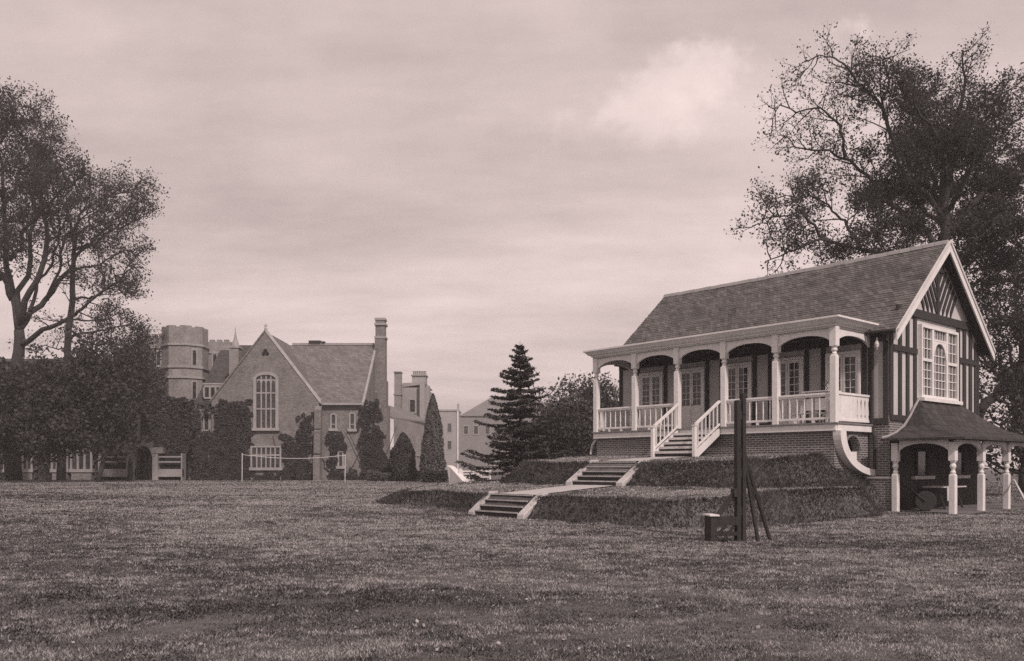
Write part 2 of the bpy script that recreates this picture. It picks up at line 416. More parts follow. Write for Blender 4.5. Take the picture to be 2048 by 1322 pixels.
trk = lambda x0, x1, y0, y1, w: np.exp(-((Xb-(x0+(x1-x0)*(Yb-y0)/(y1-y0))-.7*(vn(Yb*.35, Yb*0+x0, 77)-.5))/w)**2)*sstep((Yb-y0)/2)*sstep((y1-Yb)/3)
tone += .2*((e < 1.5) & (e > -12) & (s > -8.8) & (s < 0))[k]
tone -= .2*trk(-6.3, -5.6, 10.5, 30, .32)+.16*trk(-4.9, -4.3, 10.5, 29, .3)+.14*trk(1.5, -7.5, 8, 22, .35)
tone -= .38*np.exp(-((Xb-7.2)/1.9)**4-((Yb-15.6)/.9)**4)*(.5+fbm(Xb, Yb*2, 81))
tone += .12*np.exp(-((Xb-.6)/2.2)**2-((Yb-19.5)/3.5)**2)
tone += .15*sstep((Yb-13)/9) - .24*sstep((-Xb/Yb-.2)/.35) - .15*sstep((13-Yb)/5)*(1+sstep(-Xb/Yb*2))
bank = sl_ > .28+.3*RNG.random(len(sl_))
lawn = ~bank
hh = (.009+.014*RNG.random(len(Xb)))*(.5+1.0*fin) + .0008*Yb; ww = .005+.001*Yb
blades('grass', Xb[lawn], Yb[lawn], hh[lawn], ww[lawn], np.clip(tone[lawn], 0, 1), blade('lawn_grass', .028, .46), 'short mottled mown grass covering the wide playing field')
nb = NBLADE//3
eb = -14 + RNG.random(nb)*17; sb = -10 + RNG.random(nb)*12
Xc = CX+EV[0]*eb+SV[0]*sb; Yc = CY+EV[1]*eb+SV[1]*sb
k = ~blocked(eb, sb) & (isbank(Xc, Yc) > .2+.3*RNG.random(nb)); Xc, Yc = Xc[k], Yc[k]
mid = fbm(Xc*1.1, Yc*1.1, 18, 3)
blades('bank_grass', Xc, Yc, (.04+.08*RNG.random(len(Xc)))*(.4+1.2*mid), .006+.0009*Yc, np.clip(.36+1.3*(mid-.5)+.24*RNG.normal(size=len(Xc)), 0, 1), blade('rough_bank_grass', .02, .175), 'longer dark rough grass on the terrace banks')

# pale fallen leaves scattered over the near lawn
n = 1700
Yl = 5+33*RNG.random(n)**1.2; Xl = (RNG.random(n)*2-1)*(.66*Yl+2); el_, sl2 = W2L(Xl, Yl); k = ~blocked(el_, sl2) & (fbm(Xl*.3, Yl*.5, 71, 2)+.3*RNG.random(n) > .52)
Xl, Yl = Xl[k], Yl[k]
o = leaves('fallen_leaves', np.stack([Xl, Yl, hgt(Xl, Yl)+.02+.0005*Yl], 1), .036, foliage('fallen_leaf', .1, .42, 0), None, np.tile((0,-.3,1), (len(Xl),1)), 0, .75, .5)
tag(o, 'small pale fallen leaves scattered across the lawn', 'leaves', kind='stuff')
hzm = bpy.data.materials.new('haze_air'); hzm.use_nodes = True; nt = hzm.node_tree; nt.nodes.remove(nt.nodes['Principled BSDF'])
pv = N_(nt, 'ShaderNodeVolumePrincipled'); pv.inputs['Color'].default_value = (.93, .92, .91, 1); pv.inputs['Density'].default_value = HAZE; pv.inputs['Anisotropy'].default_value = .2
nt.links.new(pv.outputs[0], nt.nodes['Material Output'].inputs['Volume'])
if HAZE: tag(MB().box(-960, 960, -960, 960, -2, 60).build('haze', hzm), kind='stuff')
SC.cycles.volume_bounces = 1
# ------------------------------------------------------------------ the pavilion
PV = thing('pavilion', 'timber framed sports pavilion with white veranda and long tiled roof on brick base', 'pavilion', (CX, CY, 0), ANG)
DZ = 2.83; BX = [-2.045*i for i in range(6)]; XL = BX[5]; WY = 2.34; GX = .66; YC = 5.925; RZ = 9.3; RS = .878
LX = -11.04
def rz_(y): return RZ - RS*abs(y-YC)
# brick substructure under the deck: front, left end, right end with an arched opening
b = MB(); b.box(XL-.02, -.02, .1, .36, 1.2, DZ-.25); b.box(XL-.02, XL+.24, .36, WY, .8, DZ-.25)
b.build('brick_base', M['brick'], PV)
b = MB(); mpf = lambda u, z: (-.03, u, z)
b.prism([mpf(.36,.3), mpf(.82,.3), mpf(.82,DZ-.25), mpf(.36,DZ-.25)], (-.25,0,0))
b.prism([mpf(1.72,.3), mpf(WY,.3), mpf(WY,DZ-.25), mpf(1.72,DZ-.25)], (-.25,0,0))
b.prism([mpf(.82,.3), mpf(1.72,.3), mpf(1.72,1.5), mpf(.82,1.5)], (-.25,0,0))
b.arch(mpf, .82, 1.72, DZ-.25, 2.0, .42, (-.25,0,0), 14)
ew = b.build('end_wall', M['brick'], PV)
b = MB()
for i in range(14):
    a0 = PI*i/14; a1 = PI*(i+1)/14
    q = []
    for a, r in ((a0,.47),(a1,.47),(a1,.56),(a0,.56)): q.append((-.015, 1.27+r*math.cos(a), 2.0+r*.93*math.sin(a)))
    b.prism(q, (.012,0,0))
b.build('brick_arch', mk('arch_brick', .2, .35, 3, 12), ew)
b = MB(); b.box(-.2, -.12, .82, 1.72, 1.5, 1.93); b.build('white_hatch', M['white'], ew)
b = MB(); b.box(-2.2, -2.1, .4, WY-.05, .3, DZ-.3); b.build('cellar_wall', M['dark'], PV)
# curved white coping sweeping from the veranda corner down to the low wall
b = MB(); N = 18; prev = None
for i in range(N+1):
    a = i/N*PI/2
    yo = .0 + 2.42*(1-math.cos(a))**1.0; zo = DZ-.25 - 1.44*math.sin(a)**.92
    yi = .36 + 2.1*(1-math.cos(a)); zi = DZ-.25 - 1.24*math.sin(a)**.92
    if i == N: yi, zi = 2.45, zo+.05
    cur = ((yo,zo),(yi,zi))
    if prev:
        p = [(-.02, prev[0][0], prev[0][1]), (-.02, cur[0][0], cur[0][1]), (-.02, cur[1][0], cur[1][1]), (-.02, prev[1][0], prev[1][1])]
        b.prism(p, (.26,0,0))
    prev = cur
b.build('curved_coping', M['white'], PV)
b = MB(); b.box(.02, .98, 1.95, 2.18, 0, 1.06); lw = b.build('low_wall', M['brick'], PV)
b = MB(); b.box(.0, 1.0, 1.92, 2.21, 1.062, 1.12); b.build('wall_coping', M['stone'], lw)
# deck
b = MB(); b.box(XL-.06, .06, .06, WY-.02, DZ-.06, DZ); b.build('deck', M['board'], PV)
b = MB(); b.box(XL-.1, .1, -.04, .055, DZ-.26, DZ-.045); b.box(.065, .12, .06, WY, DZ-.26, DZ-.045); b.box(XL-.12, XL-.065, .06, WY, DZ-.26, DZ-.045)
b.build('fascia_board', M['white'], PV, bevel=.01)
b = MB(); b.box(XL-.14, .16, -.09, .06, DZ-.043, DZ+.005); b.box(.062, .16, .062, WY, DZ-.043, DZ+.005); b.build('deck_edge', mk('worn_deck_edge', .2, .3), PV)
# posts
def post_mb(w=.1, z0=DZ, z1=5.85, zc=5.22, zn=4.95):
    b = MB()
    b.box(-w*1.12, w*1.12, -w*1.12, w*1.12, zc, z1)
    b.box(-w, w, -w, w, z0, zn-.03)
    b.hexa([(-w,-w,zn-.03),(w,-w,zn-.03),(w,w,zn-.03),(-w,w,zn-.03)]+[(x*w*.68, y*w*.68, zn+.01) for x, y in ((-1,-1),(1,-1),(1,1),(-1,1))])
    d = zc-zn
    b.lathe([(w*.66,0),(w*.9,d*.1),(w*.9,d*.18),(w*.6,d*.25),(w*.62,d*.35),(w*1.0,d*.55),(w*.95,d*.68),(w*.62,d*.82),(w*.9,d*.88),(w*1.05,d*.95),(w*1.0,d)], (0,0,zn), 12)
    return b
p0 = post_mb().build('veranda_post', M['white'], PV, bevel=.012)
p0.location = (BX[0], 0.06, 0)
for x in BX[1:]:
    c = p0.copy(); COL.objects.link(c); c.location = (x, .06, 0)
# arched boards
a0 = MB().arch(lambda u, z: (u, .02, z), -2.045+.112, -.112, 5.85, 5.39, .25, (0,.08,0), 18, .8).build('arch_board', M['white'], PV)
for i in range(1, 5):
    c = a0.copy(); COL.objects.link(c); c.location = (BX[i], 0, 0)
for x in (.0, XL):
    MB().arch(lambda u, z: (x-.04, u, z), .175, WY-.05, 5.85, 5.39, .25, (.08,0,0), 18, .8).build('arch_board', M['white'], PV)
# cornice: moulded gutter along front and both ends
def cornice(prof, name, mat):
    """prof: list of (out, z); swept round three sides with mitred corners"""
    b = MB(); ring = []
    path = [(XL-.0, WY-.06, -1, 0), (XL-.0, 0, -1, -1), (0, 0, 1, -1), (0, WY-.06, 1, 0)]
    n = len(prof)
    for (x, y, dx, dy) in path:
        for o, z in prof: b.v.append((x+dx*o, y+dy*o, z))
    for i in range(3):
        for k in range(n): b.f.append((i*n+k, i*n+(k+1) % n, (i+1)*n+(k+1) % n, (i+1)*n+k))
    b.f.append(tuple(range(n))); b.f.append(tuple(range(3*n, 4*n)))
    return b.build(name, mat, PV)
cornice([(-.05,5.852),(.12,5.852),(.14,5.9),(.22,5.93),(.27,5.99),(.33,6.05),(.36,6.06),(.36,6.12),(-.05,6.12)], 'cornice', M['white'])
cornice([(.03,5.81),(.085,5.81),(.085,5.85),(.03,5.85)], 'bed_moulding', M['oldwhite'])
b = MB(); b.box(XL+.06, -.06, .06, WY+.1, 6.0, 6.1); b.build('veranda_roof', M['lead'], PV)
b = MB(); b.box(XL+.06, -.06, .11, WY-.01, 5.9, 5.96); b.build('veranda_ceiling', M['timber'], PV)
# front wall of the building with dark posts, french doors between
b = MB(); b.box(LX, GX-.02, WY, WY+.2, DZ-.2, 6.1); b.build('front_wall', M['plaster'], PV)
b = MB()
for x in [.55, .04, -10.95] + [c+d for c in (-9.25, -7.2, -5.08, -2.98, -.9) for d in (-.73, .73)]:
    b.box(x-.075, x+.075, WY-.05, WY-.002, DZ+.201, 5.54)
b.box(LX, GX-.12, WY-.045, WY-.003, 5.55, 5.8); b.box(LX, GX-.02, WY-.06, WY-.004, DZ+.001, DZ+.2)
b.build('wall_timbers', M['timber'], PV)
def french_door(xc):
    r = bpy.data.objects.new('french_door', None); COL.objects.link(r); r.parent = PV; r.location = (xc, WY, DZ); r.empty_display_size = .2
    b = MB(); w = .62; h = 2.5
    for x in (-w, w-.09): b.box(x, x+.09, -.1, -.003, .03, h)
    b.box(-w+.091, w-.091, -.1, -.003, h-.09, h-.001); b.build('door_frame', M['white'], r, bevel=.008)
    for sx in (-1, 1):
        x0, x1 = (-w+.1, -.008) if sx < 0 else (.008, w-.1)
        b = MB(); b.box(x0, x1, -.075, -.03, .04, 1.02)
        b.box(x0, x0+.07, -.075, -.03, 1.021, h-.1); b.box(x1-.07, x1, -.075, -.03, 1.021, h-.1); b.box(x0+.071, x1-.071, -.075, -.03, h-.2, h-.1)
        b.box(x0+.06, x1-.06, -.087, -.076, .14, .9)
        lf = b.build('door_leaf', M['white'], r)
        b = MB(); b.box(x0+.072, x1-.072, -.05, -.04, 1.022, h-.201); b.build('door_glass', M['glass'], lf)
        b = MB(); xm = (x0+x1)/2; b.box(xm-.01, xm+.01, -.066, -.051, 1.022, h-.201)
        for k in range(1, 5): b.box(x0+.072, x1-.072, -.068, -.052, 1.02+k*.256-.01, 1.02+k*.256+.01)
        b.build('glazing_bars', M['white'], lf)
        if sx > 0: MB().lathe([(.0,0),(.025,.01),(.03,.03),(.0,.05)], (x0+.035, -.125, 1.05), 8, 'y').build('door_knob', M['iron'], lf)
    return r
for xc in (-9.25, -7.2, -5.08, -2.98, -.9): french_door(xc)
# railings
def railing(i):
    x1, x0 = BX[i]-.1, BX[i+1]+.1
    r = bpy.data.objects.new('railing', None); COL.objects.link(r); r.parent = PV; r.location = (x0, .06, DZ); r.empty_display_size = .2
    L = x1-x0
    b = MB(); b.box(0, L, -.05, .05, .88, .95); b.box(0, L, -.035, .035, .83, .879); b.build('top_rail', M['white'], r, bevel=.01)
    b = MB(); b.box(0, L, -.035, .035, .11, .18); b.box(L*.33-.05, L*.33+.05, -.03, .03, 0, .109); b.box(L*.67-.05, L*.67+.05, -.03, .03, 0, .109); b.build('bottom_rail', M['white'], r)
    proto = None
    for k in range(7):
        x = L*(k+.5)/7
        if proto is None:
            proto = MB().lathe([(.02,.181),(.02,.24),(.027,.26),(.017,.29),(.026,.42),(.02,.6),(.017,.72),(.027,.75),(.02,.77),(.02,.829)], (0,0,0), 8).build('baluster', M['white'], r); c = proto
        else: c = proto.copy(); COL.objects.link(c)
        c.location = (x, 0, 0)
for i in (0, 1, 3, 4): railing(i)
# pierced flat board panels closing both ends of the veranda
def end_panel(x):
    r = bpy.data.objects.new('end_panel', None); COL.objects.link(r); r.parent = PV; r.location = (x, .17, DZ); r.empty_display_size = .2
    L = WY-.24
    MB().box(-.05, .05, 0, L, .9, .97).build('top_rail', M['white'], r); MB().box(-.04, .04, 0, L, .06, .13).build('bottom_rail', M['white'], r)
    n = 8; w = L/n; pr = None
    out = [(0,.131),(0,.2),(.035,.23),(.035,.27),(.004,.31),(.004,.44),(.018,.48),(.042,.66),(.042,.72),(.004,.8),(.004,.899)]
    poly = [(-.015, o+.003, z) for o, z in out] + [(-.015, w-.003-o, z) for o, z in out[::-1]]
    for k in range(n):
        if k < 5:
            MB().box(-.015, .015, k*w+.003, (k+1)*w-.003, .131, .899).build('plain_board', M['white'], r); continue
        if pr is None: pr = MB().prism(poly, (.03,0,0)).build('splat_board', M['white'], r); c = pr
        else: c = pr.copy(); COL.objects.link(c)
        c.location = (0, k*w, 0)
end_panel(.0); end_panel(XL)
# front steps
def stairs():
    r = bpy.data.objects.new('front_steps', None); COL.objects.link(r); r.parent = PV; r.location = (0,0,0); r.empty_display_size = .2
    x0, x1 = BX[3]+.12, BX[2]-.12; rise = (DZ-1.82)/6; run = .27
    for k in range(1, 6):
        z = DZ-rise*k; y = -.1-run*(k-1)
        MB().box(x0+.06, x1-.06, y-run-.03, y, z-.085, z).build('tread', M['oldwhite'], r)
        MB().box(x0+.06, x1-.06, y-run+.02, y-run+.05, z-rise+.0, z-.086).build('riser', M['timber'], r)  # dark strip put where only shade shows between the open treads
    for x, sx in ((x0, 0), (x1, 0)):
        b = MB(); pl = [(x-.03, -.1, DZ-.3), (x-.03, -.1, DZ-.06), (x-.03, -.1-run*5-.06, DZ-rise*5-.06), (x-.03, -.1-run*5-.06, 1.75), (x-.03, -.1-run*4.6, 1.75)]
        b.prism(pl, (.06,0,0)); b.build('string_board', M['white'], r)
        yb = -.1-run*5-.02
        b = MB(); b.box(x-.065, x+.065, yb-.065, yb+.065, 1.7, 2.82); b.box(x-.085, x+.085, yb-.085, yb+.085, 2.821, 2.86); b.build('newel', M['white'], r, bevel=.012)
        b = MB(); b.bar((x, -.06, DZ+.9), (x, yb+.06, DZ-rise*5+.9), .09, .07); b.build('handrail', M['white'], r)
        b = MB(); b.bar((x, -.06, DZ+.1), (x, yb+.06, DZ-rise*5+.1), .05, .06); b.build('foot_rail', M['white'], r)
        for k in range(6):
            f = (k+.6)/6.4; y = -.06+(yb+.06)*f; z = DZ-rise*5*f
            MB().box(x-.018, x+.018, y-.018, y+.018, z+.11, z+.87).build('baluster', M['white'], r)
stairs()
# main tiled roof, laid in real courses
XR = GX+.4; XLr = -11.46
def slope(front, y_eave):
    b = MB(); sg = -1 if front else 1; dy = abs(YC-y_eave); n = 36
    for i in range(n):
        a = dy*(1-i/n); c = dy*(1-(i+1)/n) - .01
        z0, z1 = RZ-RS*a, RZ-RS*c
        pa, pc = YC+sg*a, YC+sg*max(c, 0)
        m = 22; xs = [XLr+(XR-XLr)*j/m for j in range(m+1)]; o = len(b.v)
        for x in xs:
            sag = -.05*math.sin(PI*(x-XLr)/(XR-XLr))*(1-a/dy*.6) + .03*(float(vn(x*.7, a*.8, 91))-.5); j1 = random.uniform(-.008,.012); j2 = random.uniform(-.012,.012)
            b.v += [(x,pa+j2,z0-.03+sag),(x,pc,z1-.06+sag),(x,pc,z1+sag),(x,pa+j2,z0+.03+sag+j1)]
        for j in range(m):
            for k in range(4): b.f.append((o+j*4+k, o+j*4+(k+1)%4, o+(j+1)*4+(k+1)%4, o+(j+1)*4+k))
        b.f.append((o,o+1,o+2,o+3)); b.f.append((o+m*4+3,o+m*4+2,o+m*4+1,o+m*4))
    return b
b = slope(True, 1.99); b2 = slope(False, YC*2-1.99); b.add(b2.v, b2.f)
rf = b.build('tiled_roof', M['tile'], PV)
b = MB(); n = 30
for i in range(n):
    x0 = XLr+(XR-XLr)*i/n; x1 = XLr+(XR-XLr)*(i+1)/n-.015
    sg_ = -.05*math.sin(PI*(x0-XLr)/(XR-XLr)) + random.uniform(-.008,.01); RZ_ = RZ; RZ = RZ+sg_
    b.prism([(x0, YC-.16, RZ-.1), (x0, YC-.11, RZ+.03), (x0, YC, RZ+.075), (x0, YC+.11, RZ+.03), (x0, YC+.16, RZ-.1)], (x1-x0,0,0)); RZ = RZ_
b.build('ridge_tiles', M['ridge'], rf)
b = MB(); b.box(LX, .0, 1.99, WY, 5.72, 5.83); b.build('eaves_soffit', M['timber'], PV)
b = MB(); b.tube([(-.05,1.93,5.8),(XR-.05,1.93,5.8)], .055, 8); b.build('gutter', M['timber'], PV)
# bargeboards and gable
for sg in (-1, 1):
    ye = YC+sg*(YC-1.93); ze = rz_(ye)
    b = MB(); b.prism([(XR+.005, YC, RZ+.02), (XR+.005, ye, ze+.02), (XR+.005, ye, ze-.34), (XR+.005, YC, RZ-.36)], (.05,0,0))
    bb = b.build('bargeboard', M['white'], PV)
    b = MB(); b.prism([(XR+.057, YC, RZ+.05), (XR+.057, ye, ze+.05), (XR+.057, ye, ze-.06), (XR+.057, YC, RZ-.06)], (.035,0,0)); b.build('verge_moulding', M['oldwhite'], bb)
    b = MB(); b.prism([(XR, YC, RZ-.06), (XR, ye, ze-.06), (XR, ye, ze-.1), (XR, YC, RZ-.1)], (-.42,0,0)); b.build('verge_soffit', M['timber'], PV)
YB = 2*YC-WY
def gable(x, th, name, mat, z0):
    b = MB(); b.prism([(x, WY, z0), (x, YB, z0), (x, YB, rz_(YB)-.11), (x, YC, RZ-.11), (x, WY, rz_(WY)-.11)], (th,0,0)); return b.build(name, mat, PV)
gw = gable(GX, -.2, 'gable_wall', M['gplaster'], 3.0)
gable(LX, .2, 'far_gable_wall', M['plaster'], .8)
b = MB(); b.box(LX, GX, YB-.2, YB, .3, 6.0); b.build('rear_wall', M['plaster'], PV)
b = MB(); b.box(GX-.22, GX+.02, WY-.02, YB+.02, 0, 2.995); b.box(.0, GX-.221, WY-.02, WY+.2, 0, 2.995); b.build('lower_brick_wall', M['brick'], PV)
b = MB()  # near-black boards added over the brick in place of the porch's deep shade
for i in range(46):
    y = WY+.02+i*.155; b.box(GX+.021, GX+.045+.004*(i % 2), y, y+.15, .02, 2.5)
b.build('porch_shade_boards', M['timber'], PV)
# timber framing of the gable
b = MB(); X0, X1 = GX+.002, GX+.05
def hb(y0, y1, z0, z1, o=0): b.box(X0, X1+o, y0, y1, z0, z1)
WL, WR = 4.42, 7.43
hb(WY, YB, 2.96, 3.14, .03)
hb(WY-.02, WY+.2, 3.141, 6.0); hb(YB-.2, YB+.02, 3.141, 6.0)
for y in (2.95, 3.5, 4.05): hb(y-.0, y+.2, 3.141, 5.25); hb(y, y+.2, 5.441, 6.5)
for y in (7.55, 8.1, 8.65, 9.15): hb(y, y+.24, 3.141, 5.25); hb(y, y+.24, 5.441, min(6.5, rz_(y+.24)-.14))
hb(WY+.2, WL-.15, 5.251, 5.44, .02); hb(WR+.1, YB-.2, 5.251, 5.44, .02)
hb(2.8, YB-.46, 6.501, 6.78, .04)
hb(YC-.09, YC+.09, 6.781, 8.95, .015)
for sg in (-1, 1):
    for k in range(-3, 5):
        # dark boards falling towards the king post
        y0 = YC+sg*.09; z0 = 6.8+.5*k
        if z0 < 6.78: dy = (6.78-z0)/1.5; y0 += sg*dy; z0 = 6.78
        wd_ = .24
        top = lambda y_, z_: (9.02-z_-RS*abs(y_-YC))/(1.5+RS)
        d0 = top(y0, z0); d1 = top(y0, z0+wd_)
        if d0 < .1: continue
        z1 = z0 + wd_
        p = [(X0, y0, z0), (X0, y0+sg*d0, z0+1.5*d0), (X0, y0+sg*max(d1,.02), z1+1.5*max(d1,.02)), (X0, y0, z1)]
        b.prism(p, (X1-X0-.004,0,0))
b.prism([(X0, YC-.5, 8.3), (X0, YC+.5, 8.3), (X0, YC, RZ-.2)], (X1-X0+.03,0,0))
b.build('timber_frame', M['timber'], gw)
# venetian window of the gable
def gable_window():
    r = bpy.data.objects.new('gable_window', None); COL.objects.link(r); r.parent = PV; r.location = (GX, 0, 0); r.empty_display_size = .2
    z0, z1 = 3.8, 6.3
    b = MB()
    b.box(.004, .14, WL, WL+.1, z0, z1); b.box(.004, .14, WR-.1, WR, z0, z1); b.box(.004, .14, WL+.101, WR-.101, z1-.1, z1-.001)
    b.box(.004, .13, WL+.101, WR-.101, z0, z0+.1)
    for y in (5.27, 6.43): b.box(.004, .125, y, y+.15, z0+.101, z1-.101)
    b.box(.004, .12, WL+.101, 5.269, 5.06, 5.16); b.box(.004, .12, 6.581, WR-.101, 5.06, 5.16)
    b.arch(lambda u, z: (.004, u, z), 5.421, 6.429, 5.82, 5.2, .55, (.11,0,0), 14)
    b.box(.004, .122, 5.421, 6.429, 5.821, 5.88)
    fr = b.build('window_frame', M['white'], r)
    MB().box(.003, .03, WL+.1, WR-.1, z0+.1, z1-.1).build('window_glass', M['glass'], r)
    b = MB()
    def bars(y0, y1, za, zb, ny, nz):
        for i in range(1, ny): y = y0+(y1-y0)*i/ny; b.box(.031, .075, y-.014, y+.014, za, zb)
        for i in range(1, nz): z = za+(zb-za)*i/nz; b.box(.031, .072, y0, y1, z-.014, z+.014)
    bars(WL+.1, 5.27, z0+.1, 5.06, 3, 4); bars(6.58, WR-.1, z0+.1, 5.06, 3, 4)
    bars(WL+.1, 5.27, 5.16, z1-.1, 3, 3); bars(6.58, WR-.1, 5.16, z1-.1, 3, 3); bars(5.421, 6.429, z0+.1, 5.6, 4, 6); bars(5.421, 6.429, 5.88, z1-.1, 5, 1)
    b.build('glazing_bars', M['white'], r)
    b = MB(); b.box(.004, .26, WL-.08, WR+.08, z0-.12, z0-.001); b.build('window_sill', M['white'], r)
gable_window()
# porch against the gable end
PX, PY0, PS = 2.79, 1.97, 2.15
PYS = [PY0+PS*i for i in range(5)]
pp = post_mb(.092, 0, 2.2, 1.62, 1.22).build('porch_post', M['white'], PV, bevel=.012); pp.location = (PX, PY0, 0)
for y in PYS[1:]: c = pp.copy(); COL.objects.link(c); c.location = (PX, y, 0)
c = pp.copy(); COL.objects.link(c); c.location = (1.04, PY0, 0)
MB().arch(lambda u, z: (u, PY0-.04, z), 1.17, PX-.131, 2.27, 1.95, .22, (0,.08,0), 14, .75).build('porch_arch', M['white'], PV)
pa = MB().arch(lambda u, z: (PX-.04, u, z), .131, PS-.131, 2.27, 1.95, .22, (.08,0,0), 14, .75).build('porch_arch', M['white'], PV); pa.location = (0, PYS[0], 0)
for y in PYS[1:4]: c = pa.copy(); COL.objects.link(c); c.location = (0, y, 0)
pr_ = [(0.0, 3.74), (.3, 3.44), (.62, 3.1), (1.0, 2.78), (1.5, 2.54), (2.05, 2.39), (2.4, 2.34)]   # distance out from the wall along the fall
yl, yr = 4.3, 7.6
b = MB(); n = len(pr_); YE = PYS[4]
for i in range(n-1):
    (o0, z0), (o1, z1) = pr_[i], pr_[i+1]
    k0, k1 = o0/2.4, o1/2.4
    L0, L1 = yl-(yl-PY0+.38)*k0, yl-(yl-PY0+.38)*k1
    R0, R1 = yr+(YE+.38-yr)*k0, yr+(YE+.38-yr)*k1
    xa, xb = GX+.07+o0*1.06, GX+.07+o1*1.06; xw = GX+.07
    for quad in ([(xa,L0,z0),(xb,L1,z1),(xb,R1,z1),(xa,R0,z0)], [(xw,L0,z0),(xw,L1,z1),(xb,L1,z1),(xa,L0,z0)], [(xa,R0,z0),(xb,R1,z1),(xw,R1,z1),(xw,R0,z0)]):
        b.add(quad+[(x, y, z-.07) for x, y, z in quad], [(0,1,2,3),(7,6,5,4),(0,4,5,1),(1,5,6,2),(2,6,7,3),(3,7,4,0)])
prf = b.build('porch_roof', M['porchtile'], PV)
b = MB(); b.box(PX-.06, PX+.1, PY0-.1, YE+.1, 2.271, 2.34); b.box(.9, PX-.061, PY0-.1, PY0+.05, 2.271, 2.34); b.build('eaves_beam', M['timber'], prf)
b = MB(); b.tube([(GX+.1, yl-(yl-PY0+.38)*o_/2.4, z_+.02) for o_, z_ in pr_], .045, 6); b.build('wall_flashing', M['ridge'], prf)
# things fixed to the brick wall behind the porch
for y0, w in ((4.1, .95), (7.1, .95)):
    r = bpy.data.objects.new('porch_window', None); COL.objects.link(r); r.parent = PV; r.location = (GX+.048, y0, 0); r.empty_display_size = .2
    b = MB(); b.box(.003, .07, 0, .09, 1.15, 2.05); b.box(.003, .07, w-.09, w, 1.15, 2.05); b.box(.003, .07, .091, w-.091, 1.96, 2.05); b.build('window_frame', M['timber'], r); MB().box(.003, .14, -.3, w+.3, 1.02, 1.13).build('window_sill', M['oldwhite'], r)
    MB().box(.003, .02, .09, w-.09, 1.15, 1.96).build('window_glass', M['glass'], r)
b = MB(); b.tube([(.12, 2.28, 5.7), (.12, 2.28, 2.6), (.2, 2.28, 2.45), (.2, 2.28, .2)], .045, 8); b.build('downpipe', M['timber'], PV)
b = MB(); b.tube([(XL-.2, .25, DZ-.3), (XL-.32, .15, DZ-.5), (XL-.42, .15, 1.95)], .05, 8); b.build('drain_pipe', M['oldwhite'], PV)
b = MB(); b.lathe([(.015,.22),(.02,.12),(.05,.1),(.07,.0),(.05,-.1),(.02,-.13),(.0,-.2)][::-1], (.42, 2.0, 5.42), 10); b.build('pendant_finial', M['white'], PV)
# ------------------------------------------------------------------ bank steps
def flight(label, s0, z0, s1, z1, n):
    r = thing('bank_steps', label, 'steps', (CX+EV[0]*EM+SV[0]*s0, CY+EV[1]*EM+SV[1]*s0, 0), ANG, 'flights of steps up the grass banks')
    hw = .95; run = (s0-s1); 
    for k in range(n):
        y0 = -run*k/n; y1 = -run*(k+1)/n; za = z0-(z0-z1)*k/n; zb = z0-(z0-z1)*(k+1)/n
        MB().box(-hw, hw, y1, y1+.05, zb-.12, za-.05).build('riser', M['riser'], r)
        b = MB(); b.box(-hw, hw, y1-.015, y0-.0, za-.049, za-.012); t = b.build('tread', M['riser'], r)
        MB().box(-hw, hw, y1-.035, y1-.0155, za-.045, za-.006).build('nosing', M['stone'], t)
    for x in (-hw-.3, hw+.001):
        b = MB(); p = [(x, .12, z0+.05), (x, 0, z0+.06), (x, -run-.05, z1+.1), (x, -run-.1, z1-.25), (x, .12, z0-.4)]
        b.prism(p, (.3,0,0)); b.build('string_kerb', M['stone'], r, bevel=.02)
flight('upper flight of dark steps with pale kerbs just below the pavilion stairs', -4.36, 1.62, -5.48, .86, 5)
flight('lower flight of dark steps with pale kerbs rising from the playing field', -8.74, .66, -9.5, .03, 4)
# ------------------------------------------------------------------ timber apparatus on the lawn
ax, ay = wx(1481, 16.4), 16.4
g0 = hz(ax, ay)
T = thing('training_frame', 'tarred upright timber frame with raking struts and low box standing on the lawn', 'training frame', (ax, ay, g0), .12)
MB().box(-.1, -.012, -.08, .08, -.1, 2.72).build('post', M['tarred'], T, bevel=.008)
MB().box(.012, .085, -.08, .08, -.1, 2.86).build('post', M['tarred'], T, bevel=.008)
b = MB()
for z in (.5, 1.25, 1.62, 2.35): b.box(-.011, .011, -.06, .06, z, z+.16)
b.build('packing_block', M['tarred'], T)
for z in (1.75, 2.45): MB().lathe([(.035,0),(.035,.03),(.015,.03),(.015,.06)], (-.055 if z < 2 else .05, -.08, z), 8, 'y').build('bolt', M['iron'], T)
for dx, dy in ((.38, .05), (.76, .35)):
    MB().bar((.07, .05, 1.78), (dx, dy, -.05), .055, .07, (0,1,0)).build('strut', M['tarred'], T, bevel=.006)
MB().bar((.1, .07, 1.3), (.36, .17, .9), .05, .05, (0,1,0)).build('cleat', M['tarred'], T)
b = MB(); b.box(-.66, -.54, -.19, .17, -.06, .5); b.box(-.54, -.1, -.17, -.13, .32, .48); b.box(-.54, -.1, .11, .15, .32, .48); b.box(-.541, -.11, -.128, .108, .12, .19)
bx = b.build('box', M['tarred'], T, bevel=.006)
b = MB(); b.bar((-.58,-.17,.1), (-.36,-.17,.3), .05, .04, (0,1,0)); b.bar((-.4,-.17,.05), (-.2,-.17,.3), .05, .04, (0,1,0)); b.build('box_brace', M['tarred'], bx)
MB().box(-.69, -.5, -.22, .2, .501, .53).build('top_board', M['white'], bx)
MB().bar((-.5, .0, .45), (-.08, 0, .98), .09, .07, (0,1,0)).build('brace', M['tarred'], T)
MB().box(-.16, -.1, -.09, .09, .86, 1.02).build('bracket', M['iron'], T)
